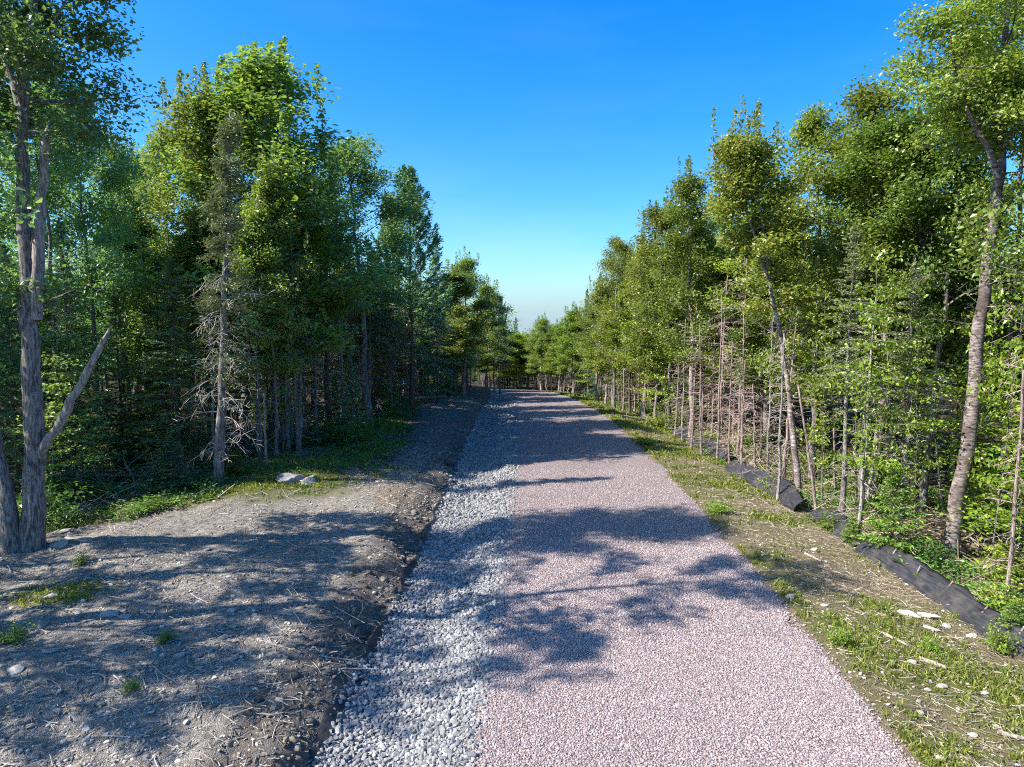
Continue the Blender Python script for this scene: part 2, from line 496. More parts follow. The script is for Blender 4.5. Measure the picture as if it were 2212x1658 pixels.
def conifer(seed, H, R, base, lm, bm, step=.26, per=46, dens=1.0, deadlow=0, droop=-.25, rad=None, up_end=0.0, taper=.85, nsz=.13, nratio=.28, twigmat="twig"):
    rng = np.random.default_rng(seed)
    rad = rad or H * .010
    trunk = wander(rng, (0, 0, -.2), (0, 0, H), 12, H * .008)
    tr = rad * (1 - np.linspace(0, 1, 12) * .95); tr[0] *= 1.35
    w, l, dgeo = Geo(), Geo(), Geo()
    w.tube(trunk, tr, 8, .5, .1, rng)
    z = base * H
    while z < H * .985:
        u = (z / H - base) / (1 - base)
        nb = rng.integers(4, 7)
        a0 = rng.random() * 6.28
        for b in range(nb):
            if rng.random() > dens: continue
            az = a0 + b * 2 * PI / nb + rng.normal() * .2
            ln = R * ((1 - u) ** taper * .95 + .05) * rng.uniform(.45, 1.3)
            e = math.radians(-8 + 45 * u + rng.normal() * 7)
            p = along(trunk, z / H) + np.array([0, 0, rng.normal() * .05])
            path = bend(rng, p, [math.cos(az) * math.cos(e), math.sin(az) * math.cos(e), math.sin(e)], ln, 6, droop + up_end * 2, .07)
            w.tube(path, np.linspace(.008 + .006 * ln, .003, 6), 3, rng.random(), cap=False)
            fw = unit(path[-1] - path[0]); sd = unit(np.cross(fw, [0, 0, 1.0]))
            k = int(per * (.35 + ln / R))
            s = rng.random(k) ** .8 * .88 + .12
            side = rng.uniform(-1, 1, k)
            wid = ln * .42 * (1.05 - s) + .05
            pp = np.array([along(path, x) for x in s]) + sd * (side * wid)[:, None] + fw * (np.abs(side) * wid * .5)[:, None] + np.array([0, 0, 1]) * (-np.abs(side) * wid * .22 + rng.normal(size=k) * .02)[:, None]
            ax = fw[None, :] * .8 + sd * np.sign(side)[:, None] * .8 + np.array([0, 0, up_end])
            l.leaves(pp, rng, nsz * (.8 + .5 * ln / max(R, .1)), nratio, 1.0, axis=ax, spread=.35)
        z += step * rng.uniform(.7, 1.3) * (1 - .45 * u)
    l.leaves(trunk[-1] + np.array([0, 0, 1]) * rng.uniform(-.3, .15, 24)[:, None] + rng.normal(size=(24, 3)) * .04, rng, nsz, nratio, .2, axis=np.array([0, 0, 1.0]), spread=.5)
    parts = [("trunk", w.mesh("trunk", M[bm])), ("crown", l.mesh("crown", M[lm], False))]
    if deadlow:
        dead_branches(dgeo, rng, trunk, tr, .06, base * 1.35, deadlow, R * .95, -.55, (-15, 12), 7)
        parts.append(("deadwood", dgeo.mesh("deadwood", M[twigmat])))
    return dict(H=H, R=R, parts=parts)

def dead_tree(seed, H, R, n, bm, tm, rad=None, lean=0, twigs=6):
    rng = np.random.default_rng(seed)
    rad = rad or .0085 * H
    trunk = wander(rng, (0, 0, -.2), (lean, lean * .3, H), 12, H * .012)
    tr = rad * (1 - np.linspace(0, 1, 12) * .75); tr[0] *= 1.3
    w, d = Geo(), Geo()
    w.tube(trunk, tr, 8, .5, .12, rng)
    dead_branches(d, rng, trunk, tr, .10, .98, n, R, -.45, (-20, 20), twigs, .013)
    return dict(H=H, R=R, parts=[("trunk", w.mesh("trunk", M[bm])), ("deadwood", d.mesh("deadwood", M[tm]))])

def sapling(seed, H, R, lm, nb=22, per=70, leaf=.13, bm="bark_grey"):
    rng = np.random.default_rng(seed)
    trunk = wander(rng, (0, 0, -.1), (rng.normal() * .25, rng.normal() * .25, H), 9, .16)
    tr = np.linspace(.012 + .004 * H, .005, 9)
    w, l = Geo(), Geo()
    w.tube(trunk, tr, 5, .5)
    for i in range(nb):
        u = (i + rng.random()) / nb
        p = along(trunk, .22 + .78 * u)
        az = i * 2.4 + rng.normal() * .4
        ln = R * (1.1 - .65 * u) * rng.uniform(.6, 1.2)
        e = math.radians(rng.uniform(5, 30))
        path = bend(rng, p, [math.cos(az) * math.cos(e), math.sin(az) * math.cos(e), math.sin(e)], ln, 5, -.2, .1)
        w.tube(path, np.linspace(.009, .003, 5), 3, .5, cap=False)
        k = int(per * (.4 + ln / R))
        s = rng.random(k) ** .7
        pp = np.array([along(path, x) for x in s]) + rng.normal(size=(k, 3)) * np.array([.26, .26, .05]) * (.35 + s[:, None]) * R * .75
        l.leaves(pp, rng, leaf, .62, 1.5)
    return dict(H=H, R=R, parts=[("stem", w.mesh("stem", M[bm])), ("crown", l.mesh("crown", M[lm], False))])

def shrub(seed, H, R, lm, n=16, per=60, leaf=.10, ratio=.55):
    rng = np.random.default_rng(seed)
    w, l = Geo(), Geo()
    for i in range(n):
        az = rng.random() * 6.28; e = math.radians(rng.uniform(35, 85))
        path = bend(rng, (rng.normal() * R * .2, rng.normal() * R * .2, -.05), [math.cos(az) * math.cos(e), math.sin(az) * math.cos(e), math.sin(e)], H * rng.uniform(.6, 1.15), 5, -.2, .15)
        w.tube(path, np.linspace(.010, .003, 5), 3, .5, cap=False)
        k = per
        s = .2 + .8 * rng.random(k)
        pp = np.array([along(path, x) for x in s]) + rng.normal(size=(k, 3)) * np.array([.16, .16, .10]) * R
        pp[:, 2] = np.maximum(pp[:, 2], .02)
        l.leaves(pp, rng, leaf, ratio, .9)
    return dict(H=H, R=R, parts=[("stem", w.mesh("stem", M["bark_brown"])), ("foliage", l.mesh("foliage", M[lm], False))])

P = {}
P["maple"] = [broadleaf(11 + i, 14, 3.0, .30, 34, .14, 72, "leaf_mid", "bark_grey", sparse=.26, rc=.40) for i in range(3)]
P["tall"] = [broadleaf(15 + i, 14, 2.9, .50, 28, .14, 70, "leaf_mid", "bark_grey", sparse=.2, rc=.40) for i in range(2)]
P["spiky"] = [broadleaf(21 + i, 15, 3.2, .26, 38, .14, 68, "leaf_mid", "bark_grey", sparse=.15, rc=.42, shoots=.9, high=75, lift=1.0) for i in range(2)]
P["aspen"] = [broadleaf(31 + i, 14, 2.4, .32, 32, .13, 66, "leaf_olive", "bark_birch", shoots=.5, high=70, lift=.8) for i in range(2)]
P["slim"] = [broadleaf(41 + i, 12, 1.7, .36, 26, .14, 56, "leaf_mid", ["bark_grey", "bark_birch", "bark_brown"][i], rad=.085, high=70, lift=.8, shoots=.3, rc=.34) for i in range(3)]
P["thin"] = [broadleaf(36 + i, 14, 2.4, .40, 26, .12, 15, "leaf_cool_lightened", "bark_grey", sub=6, rc=.15) for i in range(2)]
P["fir"] = [conifer(51 + i, 9, 1.7, .12, "needle_dark", "bark_brown", .24, 60) for i in range(2)]
P["spruce"] = [conifer(61 + i, 12, 1.5, .42, "needle_olive" if i == 0 else "needle_dark", "bark_grey", .26, 52, .85, deadlow=46) for i in range(2)]
P["pine"] = [conifer(71, 14, 2.9, .34, "needle_dark", "bark_brown", .46, 150, .9, deadlow=16, droop=.5, up_end=.75, taper=.55, nsz=.28, nratio=.2)]
P["dead"] = [dead_tree(81 + i, 8, 1.0, 64, "dead", "twig", lean=.25 * (i - 1)) for i in range(3)]
P["deadpink"] = [dead_tree(91 + i, 8, .9, 70, "bark_pink", "twig_pink", lean=.2 * (i - 1)) for i in range(3)]
P["youngfir"] = [conifer(101 + i, 2.0, .85, .03, "needle_green", "bark_brown", .10, 34, 1, nsz=.10, nratio=.3) for i in range(2)]
P["sapling"] = [sapling(111 + i, 5, 1.3, "leaf_bright") for i in range(3)]
P["shrub"] = [shrub(121 + i, 1.0, .7, "weed") for i in range(3)]
P["fern"] = [shrub(131 + i, .5, .5, "weed", 14, 34, .09, .35) for i in range(2)]

# ------------------------------------------------------------------ ground, road, ditch
def sheet(name, X, Y, Z, material, attrs=None):
    ny, nx = X.shape
    me = bpy.data.meshes.new(name)
    V = np.stack([X, Y, Z], -1).reshape(-1, 3).astype(np.float32)
    i = np.arange(ny - 1)[:, None] * nx; j = np.arange(nx - 1)[None, :]
    q = np.stack([i + j, i + j + 1, i + nx + j + 1, i + nx + j], -1).reshape(-1, 4)
    me.vertices.add(len(V)); me.vertices.foreach_set("co", V.ravel())
    me.loops.add(q.size); me.loops.foreach_set("vertex_index", q.ravel().astype(np.int32))
    me.polygons.add(len(q)); me.polygons.foreach_set("loop_start", (np.arange(len(q)) * 4).astype(np.int32))
    me.polygons.foreach_set("use_smooth", np.ones(len(q), bool))
    me.update(calc_edges=True)
    for k, v in (attrs or {}).items():
        a = me.attributes.new(k, "FLOAT", "POINT"); a.data.foreach_set("value", v.ravel().astype(np.float32))
    me.materials.append(material)
    return kind(link(name, me), "structure")

def axis_lines(parts):
    o = [np.arange(a, b, s) for a, b, s in parts]
    return np.concatenate(o + [[parts[-1][1]]])
gx = axis_lines([(-900, -120, 60), (-120, -30, 6), (-30, -14, .8), (-14, 12, .11), (12, 30, .8), (30, 120, 6), (120, 900, 60)])
gy = axis_lines([(-120, 0, 12), (0, 6.5, .8), (6.5, 30, .11), (30, 55, .28), (55, 105, .8), (105, 160, 6), (160, 1200, 60)])
GX, GY = np.meshgrid(gx, gy)
GZ = terrain(GX, GY)
xl, xp, xr = edges(GY)
inroad = sstep((GX - xl - .05) / .2) * sstep((xr - .05 - GX) / .2)
GZ = GZ - .06 * inroad
s_l, r_r = xl - GX, GX - xr
def left_edge(Y):      # where the woods begin, left and right of the road
    return np.interp(Y, [0, 12, 17, 20, 24, 30, 38, 46, 54, 60, 76], [-13, -12.6, -12.2, -11.3, -9.8, -8.6, -7.6, -7.0, -4.8, -4.2, -4.6])
def clear_edge(Y):     # where the bare soil of the clearing gives way to ground plants
    return np.interp(Y, [0, 12, 16, 18, 20, 22, 25, 30, 36, 45, 60], [-13, -12.6, -11.6, -10.0, -7.9, -6.1, -5.0, -4.8, -5.4, -6.4, -4.6])
def right_edge(Y):
    return np.interp(Y, [0, 12, 18, 25, 35, 45, 55, 65, 75, 82], [10.5, 10.0, 9.9, 9.5, 9.0, 8.1, 6.9, 5.8, 4.2, 2.8])
clear_l = sstep((GX - clear_edge(GY) + .5) / 1.4)
soil = (GX < xl) * clear_l * (.95 - .4 * sstep((GY - 22) / 4))
bank = (s_l > -.3) * sstep((1.5 - s_l) / .7) * (.55 + .5 * vnoise(GX, GY, .9, 8)) * (1 - sstep((GY - 18) / 6) * .25)
straw = (r_r > -.4) * (.45 + .55 * sstep((6.5 - r_r) / 3)) * 1.0 * (r_r < 9)
straw = np.maximum(straw, .9 * np.exp(-(((GX + 3.4) / .9) ** 2 + ((GY - 20.6) / 1.6) ** 2)))
def moss_field(x, y):
    lx = np.exp(-(((x + 8.0) / 3.2) ** 2 + ((y - 22.5) / 2.8) ** 2)) * 1.0 + np.exp(-(((x + 6.3) / 1.7) ** 2 + ((y - 29) / 4.5) ** 2)) * 1.1 + np.exp(-(((x + 12) / 3) ** 2 + ((y - 20.5) / 1.8) ** 2)) * 1.1
    lx = np.maximum(lx, np.exp(-(((x + 4.6) / 1.4) ** 2 + ((y - 24) / 2.2) ** 2)) * .85)
    lx = np.maximum(lx, np.exp(-(((x + 8.6) / 1.1) ** 2 + ((y - 12.8) / .9) ** 2)) * .8)
    band = sstep((clear_edge(y) - x + .4) / 1.0) * sstep((x - left_edge(y) + 2.5) / 1.5) * (.48 + .75 * vnoise(x, y, .55, 14)) * (1 - sstep((y - 34) / 6))
    lx = np.maximum(lx, band)
    a, b, c = edges(y)
    rr = x - c
    rx = (rr > .1) * (.20 + .62 * (vnoise(x, y, .75, 11)) + .16 * sstep((y - 22) / 10) + .16 * sstep((12.0 - y) / 3)) * sstep((8.5 - rr) / 4) * (rr > 0)
    return np.where(x < a, lx * (.6 + .8 * vnoise(x, y, .8, 12)), rx)
moss = moss_field(GX, GY) * (1 - inroad)
sheet("ground", GX, GY, GZ, M["ground"], dict(soil=soil, bank=bank, straw=straw * (1 - inroad), moss=moss))

def strip(name, fa, fb, n, y0, y1, dy, lift, material, wob=.0):
    ys = np.arange(y0, y1, dy)
    w = np.linspace(0, 1, n)
    A, B = fa(ys), fb(ys)
    A = A + ((vnoise(ys * 0, ys, 2.2, 21) + vnoise(ys * 0, ys, .6, 23)) * .5 - .5) * wob * 1.3; B = B + ((vnoise(ys * 0 + 5, ys, 2.6, 22) + vnoise(ys * 0, ys, .5, 24)) * .5 - .5) * wob * 1.3
    X = A[:, None] * (1 - w) + B[:, None] * w
    Yg = np.repeat(ys[:, None], n, 1)
    return sheet(name, X, Yg, terrain(X, Yg) + lift, material)
strip("road", lambda y: edges(y)[1] - .12, lambda y: edges(y)[2], 48, -35, 99, .12, .012, M["road"], .42)
strip("ditch", lambda y: edges(y)[0] - .05, lambda y: edges(y)[1] + .1, 26, -35, 99, .18, .004, M["ditch"], .12)

# ------------------------------------------------------------------ loose stone, pebbles, litter
def ico(sub):
    t = (1 + 5 ** .5) / 2
    v = [(-1, t, 0), (1, t, 0), (-1, -t, 0), (1, -t, 0), (0, -1, t), (0, 1, t), (0, -1, -t), (0, 1, -t), (t, 0, -1), (t, 0, 1), (-t, 0, -1), (-t, 0, 1)]
    f = [(0, 11, 5), (0, 5, 1), (0, 1, 7), (0, 7, 10), (0, 10, 11), (1, 5, 9), (5, 11, 4), (11, 10, 2), (10, 7, 6), (7, 1, 8), (3, 9, 4), (3, 4, 2), (3, 2, 6), (3, 6, 8), (3, 8, 9), (4, 9, 5), (2, 4, 11), (6, 2, 10), (8, 6, 7), (9, 8, 1)]
    v = [Vector(x).normalized() for x in v]
    for _ in range(sub):
        mid, nf = {}, []
        def m(a, b):
            k = (min(a, b), max(a, b))
            if k not in mid:
                mid[k] = len(v); v.append(((v[a] + v[b]) / 2).normalized())
            return mid[k]
        for a, b, c in f:
            x, y, z = m(a, b), m(b, c), m(c, a)
            nf += [(a, x, z), (b, y, x), (c, z, y), (x, y, z)]
        f = nf
    return np.array([list(x) for x in v]), np.array(f)
ICO = [ico(0), ico(1), ico(2), ico(3)]
OCT = (np.array([(1, 0, 0), (-1, 0, 0), (0, 1, 0), (0, -1, 0), (0, 0, 1), (0, 0, -1)], float), np.array([(0, 2, 4), (2, 1, 4), (1, 3, 4), (3, 0, 4), (2, 0, 5), (1, 2, 5), (3, 1, 5), (0, 3, 5)]))
def stones(g, rng, pos, size, base, rough=.22, flat=.65, cut=True):
    n = len(pos)
    if not n: return
    V, T = base
    r = 1 + rng.normal(size=(n, len(V))) * rough
    A = rng.normal(size=(n, 3, 3)); q, _ = np.linalg.qr(A)
    sc = rng.uniform(.6, 1.25, (n, 3)); 
    P_ = V[None] * r[..., None]
    if cut:                                        # planar breaks: flatten what sticks out beyond a few random planes
        for k in range(3):
            nrm = unit(rng.normal(size=(n, 3)))
            d = np.einsum("nvk,nk->nv", P_, nrm)
            P_ = P_ - nrm[:, None, :] * np.maximum(d - .5, 0)[..., None] * .95
    P_ = P_ * sc[:, None, :]
    P_ = np.einsum("nvk,nkj->nvj", P_, q)
    P_[..., 2] *= flat
    P_ = P_ * size[:, None, None] + pos[:, None, :]
    b = (np.arange(n) * len(V))[:, None, None]
    g.tris(P_.reshape(-1, 3), (T[None] + b).reshape(-1, 3), np.repeat(rng.random(n), len(T)))
def scatter(rng, x0, x1, y0, y1, sp, jit=.5):
    X, Y = np.meshgrid(np.arange(x0, x1, sp), np.arange(y0, y1, sp))
    X = X.ravel() + rng.uniform(-jit, jit, X.size) * sp; Y = Y.ravel() + rng.uniform(-jit, jit, Y.size) * sp
    return X, Y

rng = np.random.default_rng(501)
g = Geo()
for y0, y1, sp, sz, b in ((7.2, 13, .055, .036, 1), (13, 20, .066, .041, 0), (20, 34, .10, .054, 0), (34, 60, .2, .08, 0)):
    x, y = scatter(rng, -4, 1.2, y0, y1, sp)
    a, p, _ = edges(y)
    k = (x > a + .02 + rng.normal(size=len(x)) * .04) & (x < p + rng.normal(size=len(x)) * .07)
    x, y = x[k], y[k]
    size = sz * rng.uniform(.65, 1.35, len(x)) * np.where(rng.random(len(x)) < .06, 1.45, 1)
    z = terrain(x, y) + size * .28
    stones(g, rng, np.stack([x, y, z], 1), size, ICO[b], .13, .85)
x = rng.uniform(-2.6, .2, 500); y = rng.uniform(8, 22, 500)
o = kind(link("ditch_gravel", g.mesh("ditch_gravel", M["crushed"], False)), "stuff")

g = Geo()
for y0, y1, sp, sz in ((7.2, 12, .036, .019), (12, 17, .052, .022), (17, 26, .1, .026)):
    x, y = scatter(rng, -1.2, 6.2, y0, y1, sp)
    _, p, r = edges(y)
    k = (x > p - .12 + rng.normal(size=len(x)) * .05) & (x < r + .02 + rng.normal(size=len(x)) * .09)
    x, y = x[k], y[k]
    size = sz * rng.uniform(.6, 1.3, len(x))
    stones(g, rng, np.stack([x, y, terrain(x, y) + .012 + size * .1], 1), size, OCT, .12, .8, False)
kind(link("road_gravel", g.mesh("road_gravel", M["pinkchip"], False)), "stuff")

g = Geo()
n = 60000
y = 7.5 + 22 * rng.random(n) ** 1.5; x = rng.uniform(-13, -2.3, n)
dens = .25 + .75 * (vnoise(x, y, .5, 31) > .45) 
k = (x < edges(y)[0] - .05) & (x > left_edge(y)) & (rng.random(n) < dens) & (moss_field(x, y) < .55)
x, y = x[k], y[k]
size = np.exp(rng.normal(size=len(x)) * .6) * .013
size = np.minimum(size, .06)
stones(g, rng, np.stack([x, y, terrain(x, y) + size * .15], 1), size, ICO[0], .12, .6)
n = 2600
y = 7.5 + 20 * rng.random(n) ** 1.4; x = edges(y)[2] + .1 + rng.random(n) * 3.6
size = np.minimum(np.exp(rng.normal(size=n) * .5) * .018, .05)
stones(g, rng, np.stack([x, y, terrain(x, y) + size * .15], 1), size, ICO[0], .12, .6)
n = 1500
y = 7.4 + 26 * rng.random(n) ** 1.3; x = edges(y)[0] - np.abs(rng.normal(size=n)) * .5
g2 = Geo(); size = np.exp(rng.normal(size=n) * .5) * .030
stones(g2, rng, np.stack([x, y, terrain(x, y)], 1), size, ICO[1], .16, .7)
kind(link("soil_clods", g2.mesh("soil_clods", M["clod"])), "stuff")
kind(link("pebbles", g.mesh("pebbles", M["pebble"], False)), "stuff")

def sticks(g, rng, x, y, ln, r, lift=.01, tilt=.15):
    n = len(x)
    az = rng.random(n) * 2 * PI
    d = np.stack([np.cos(az), np.sin(az), rng.normal(size=n) * tilt], 1) * (ln / 2)[:, None]
    c = np.stack([x, y, terrain(x, y) + lift + np.abs(d[:, 2])], 1)
    s = unit(np.cross(d, [0, 0, 1.0])) * r[:, None]; u = np.array([0, 0, 1.0]) * r[:, None]
    t = rng.random(n)
    kink = rng.normal(size=(n, 3)) * np.array([1, 1, .3]) * (ln * .06)[:, None]
    for e0, e1 in ((-1, 0), (0, 1)):
        a = c + d * e0 + (kink if e0 == 0 else 0); b = c + d * e1 + (kink if e1 == 0 else 0)
        g.quads(np.stack([a - s, a + u, b + u, b - s], 1), t); g.quads(np.stack([a + u, a + s, b + s, b + u], 1), t)
g = Geo()
n = 26000
y = 7.5 + 40 * rng.random(n) ** 1.15; x = rng.uniform(-14, -2, n)
k = (x < edges(y)[0] - .05) & (x > left_edge(y) - 2) & (rng.random(n) < np.where(vnoise(x, y, .6, 33) > .5, 1, .35))
x, y = x[k], y[k]
sticks(g, rng, x, y, np.exp(rng.normal(size=len(x)) * .6) * .16, rng.uniform(.003, .009, len(x)))
n = 1500
y = 17 + 34 * rng.random(n); x = left_edge(y) + .8 - rng.random(n) * 6
sticks(g, rng, x, y, rng.uniform(.4, 1.6, n), rng.uniform(.005, .014, n), .05, .35)
kind(link("twig_litter", g.mesh("twig_litter", M["twig"], False)), "stuff")
g = Geo()
n = 30000
y = 7.2 + 45 * rng.random(n) ** 1.7; a, p, r = edges(y); x = r + .15 + rng.random(n) ** .8 * 7
k = (x < r + 7) 
x, y = x[k], y[k]
sticks(g, rng, x, y, np.exp(rng.normal(size=len(x)) * .5) * .12, rng.uniform(.0025, .007, len(x)), .006, .2)
n = 1800
y = 12 + 34 * rng.random(n); x = right_edge(y) + rng.random(n) * 6
sticks(g, rng, x, y, rng.uniform(.5, 1.6, n), rng.uniform(.006, .016, n), .05, .35)
kind(link("straw_litter", g.mesh("straw_litter", M["straw"], False)), "stuff")

# grass and low ground plants
def blades(g, rng, x, y, h, w=.012):
    n = len(x)
    b = np.stack([x, y, terrain(x, y) - .01], 1)
    az = rng.random(n) * 6.28
    s = np.stack([np.cos(az), np.sin(az), 0 * az], 1) * np.reshape(w, (-1, 1))
    lean = rng.normal(size=(n, 3)) * np.array([.4, .4, 0]); up = np.array([0, 0, 1.0])
    m_ = b + (up + lean * .4) * (h * .55)[:, None]; t_ = b + (up * .9 + lean) * h[:, None]
    t = rng.random(n)
    g.quads(np.stack([b - s, b + s, m_ + s * .8, m_ - s * .8], 1), t)
    g.quads(np.stack([m_ - s * .8, m_ + s * .8, t_ + s * .1, t_ - s * .1], 1), t)
g = Geo()
n = 420000
y = 7.3 + 60 * rng.random(n) ** 1.6
xs_l = rng.uniform(-14, -2, n); xs_r = edges(y)[2] + .1 + rng.random(n) * 7
x = np.where(rng.random(n) < .5, xs_l, xs_r)
mf = moss_field(x, y) + (vnoise(x, y, 2.2, 41) - .5) * .55 + (vnoise(x, y, 6, 42) - .5) * .6
k = (mf > .62 + rng.random(n) * .25) & ((x < edges(y)[0] - .6) | (x > edges(y)[2] + .1))
x, y = x[k], y[k]
blades(g, rng, x, y, rng.uniform(.03, .12, len(x)) * (1 + .014 * y), .006 + .0005 * y)
kind(link("grass", g.mesh("grass", M["grass"], False)), "stuff")
print("grass", len(x))
g = Geo()
n = 190000
y = 9 + 60 * rng.random(n) ** 1.3; sidel = rng.random(n) < .5
x = np.where(sidel, left_edge(y) - 5 + rng.random(n) * (5.4 + clear_edge(y) - left_edge(y)), right_edge(y) - .6 + rng.random(n) * 7)
f = vnoise(x, y, .45, 51) + (vnoise(x, y, 1.9, 52) - .5) * .6
k = (f > np.where(sidel, .40, .50)) & ((x < edges(y)[0] - 1.2) | (x > edges(y)[2] + 2.6))
x, y, f = x[k], y[k], f[k]
z = terrain(x, y) + .04 + rng.random(len(x)) * .35 * np.clip((f - .45) * 3, .1, 1)
g.leaves(np.stack([x, y, z], 1), rng, .10, .6, 1.2)
kind(link("undergrowth", g.mesh("undergrowth", M["weed"], False)), "stuff")
print("undergrowth", len(x))

# ------------------------------------------------------------------ individual stones
def make_stone(seed, base=2, flat=.6, rough=.05):
    rng = np.random.default_rng(seed)
    g = Geo()
    V, T = ICO[base]
    n3 = sum((vnoise(V[:, 0] + 9 * k, V[:, 1] + 3 * V[:, 2], 1.6, seed + k) - .5) for k in range(3))
    Q = V * (1 + n3 * .28)[:, None]
    for k in range(5):
        nrm = unit(rng.normal(size=3)); d = Q @ nrm
        Q = Q - np.outer(np.maximum(d - .68, 0) * .92, nrm)
    Q = Q + rng.normal(size=Q.shape) * rough * .35
    Q = Q / np.abs(Q[:, :2]).max()
    Q[:, 2] *= flat
    g.tris(Q, T, rng.random() * .6 + .2)
    return g
STONE = [make_stone(201 + i).mesh("stone", M["stone"], True) for i in range(6)]
SLAB = [make_stone(221 + i, 2, .28).mesh("stone", M["stone"], True) for i in range(3)]
def stone(px, py, wpx, label, mesh=None, m=None, sink=.12, group=None, name="stone", asp=None, rz=None):
    x, y, z = hit(px, py)
    r = wpx * y / F / 2
    o = link(name, mesh or random.choice(STONE))
    a = asp or random.uniform(.65, .9)
    o.scale = (r, r * a, r * .85)
    o.location = (x, y, z + r * sink)
    o.rotation_euler = (random.gauss(0, .12), random.gauss(0, .12), random.uniform(-.5, .5) + (PI if random.random() < .5 else 0) if rz is None else rz)
    if m is not None:
        o.material_slots[0].link = "OBJECT"; o.material_slots[0].material = m
    return tag(o, label, "stone" if name == "stone" else "boulder", group)
for px, py, w, lab in (
    (128, 1262, 30, "rounded grey stone in bare soil just below the forked trunk's roots"),
    (188, 1254, 22, "smaller rounded stone right of the grey stone below the forked trunk"),
    (112, 1292, 32, "pale oval stone lying on dark soil below the forked trunk"),
    (11, 1335, 28, "grey stone cut by the photo's left border"),
    (90, 1354, 38, "large smooth egg shaped stone in the lower left clearing"),
    (64, 1350, 16, "small tan stone touching the large egg shaped stone"),
    (181, 1350, 16, "small stone between the egg shaped stone and the flat pale slab"),
    (237, 1351, 20, "small pale stone just below the flat pale slab"),
    (426, 1316, 20, "pale stone alone on pebbly soil in the middle of the clearing"),
    (499, 1324, 26, "flat pale stone right of centre in the pebbly clearing"),
    (484, 1384, 24, "light stone above the little heap of stones in the clearing"),
    (426, 1422, 28, "biggest stone of the little heap in the clearing"),
    (436, 1406, 20, "grey stone at the back of the little heap in the clearing"),
    (388, 1419, 25, "rounded stone at the left end of the little heap in the clearing"),
    (465, 1408, 20, "stone at the right end of the little heap in the clearing"),
    (350, 1420, 20, "lone light stone left of the little heap of stones"),
    (301, 1443, 18, "upright light stone on dark soil lower left of the heap"),
    (503, 1432, 26, "dark edged stone below and right of the little heap"),
    (324, 1386, 16, "pale stone beside a green weed, right of its twin"),
    (301, 1387, 14, "smallest pale stone left of the green weed in the clearing"),
    (331, 1366, 24, "elongated pale stone above the green weed in the clearing"),
    (580, 1405, 18, "pale stone toward the bank, below the sandy strip"),
    (561, 1384, 18, "whitish stone toward the bank, upper of two"),
    (546, 1422, 18, "rounded stone toward the bank, lower of two"),
    (448, 1190, 20, "grey stone at the upper rim of the sandy clearing"),
    (600, 1238, 16, "small light stone on the sandy strip near the bank"),
    (640, 1330, 15, "light stone near the bank edge, level with the dark shadow on the road"),
    (665, 1398, 15, "light stone at the lip of the dark bank"),
    (560, 1545, 14, "small white stone low on the soil near the bank bottom"),
    (470, 1600, 14, "pale stone at the bottom of the clearing beside tan sand"),
    (318, 1640, 20, "round stone at the photo's lower edge in the clearing"),
    (285, 1636, 14, "small round stone at the photo's lower edge, left of its neighbour"),
):
    stone(px, py, w, lab, group="loose stones in the left clearing")
for i, (px, py, w, lab) in enumerate((
    (232, 1328, 58, "broad flat pale slab lying in the lower left clearing"),
    (272, 1335, 40, "thin flat slab at the right tip of the broad pale slab"),
    (109, 1411, 54, "long flat grey slab beside green weeds in the lower left"),
    (30, 1450, 62, "long slab by the photo's left border below the green weeds"),
    (136, 1150, 62, "long pale slab leaning beside the forked trunk's base"),
    (160, 1163, 52, "grey slab just below the long pale slab at the forked trunk"))):
    stone(px, py, w * .82, lab, SLAB[i % 3], sink=.02, group="flat slabs in the left clearing")
stone(128, 1186, 40, "grey stone against the right foot of the forked trunk")
stone(190, 1172, 46, "low earthy stone at the right end of the stones by the forked trunk")
BOULD = make_stone(301, 3, .62).mesh("boulder", M["stone"], True)
stone(625, 1046, 78, "long low grey boulder at the woods' edge beside the pair of trunks", BOULD, M["crushed"], name="boulder", sink=.05, asp=.6, rz=.1)
stone(668, 1046, 48, "rounded white boulder end beside the long low grey boulder", make_stone(305, 3, .8).mesh("boulder", M["stone"], True), name="boulder", sink=.15)
stone(740, 1282, 20, "grey stone half buried at the top of the dark bank")
for px, py, w, lab in (
    (1758, 1190, 22, "white stone on the straw covered shoulder above the thin stick"),
    (1647, 1203, 12, "tiny pale stone on the shoulder next to the road edge"),
    (1709, 1292, 24, "grey stone at the road edge where the long shadow ends"),
    (1781, 1311, 22, "rounded stone in the shaded weeds beside the road edge"),
    (1809, 1369, 16, "pale stone in weeds below the shaded stones"),
    (1890, 1383, 14, "small pale stone left of the thin bleached stick"),
    (1971, 1435, 26, "white stone beside a bleached stick on the lower shoulder"),
    (2128, 1501, 22, "white stone alone near the thick grass in the lower right"),
    (2034, 1486, 26, "white stone with chips around it on the lower shoulder"),
    (2009, 1473, 14, "little white chip stone above its larger neighbour on the lower shoulder"),
    (2003, 1494, 16, "pale stone left of the white stone with chips"),
    (1985, 1547, 26, "long white stone by itself on the mossy lower shoulder"),
    (1917, 1524, 14, "round pale stone close to the lower road edge"),
    (2101, 1596, 22, "white stone between grass tufts near the lower right corner"),
    (2030, 1645, 32, "tan stone at the photo's bottom edge beside the road"),
    (2098, 1381, 26, "square tan stone just below the black fence fabric"),
    (2075, 1281, 28, "pale stone behind the black fence fabric below the big trunk"),
    (2203, 1318, 20, "pale stone at the photo's right border behind the fence fabric"),
    (1655, 1027, 20, "tan boulder sitting just behind the fence near the leaning pole"),
    (1515, 985, 20, "pale flat stone on the shoulder beside the road bend of the fence"),
    (2043, 1358, 26, "tan stone at the lower end of the white slabs"),
):
    stone(px, py, w, lab, m=M["stone_warm"], group="stones on the right shoulder")
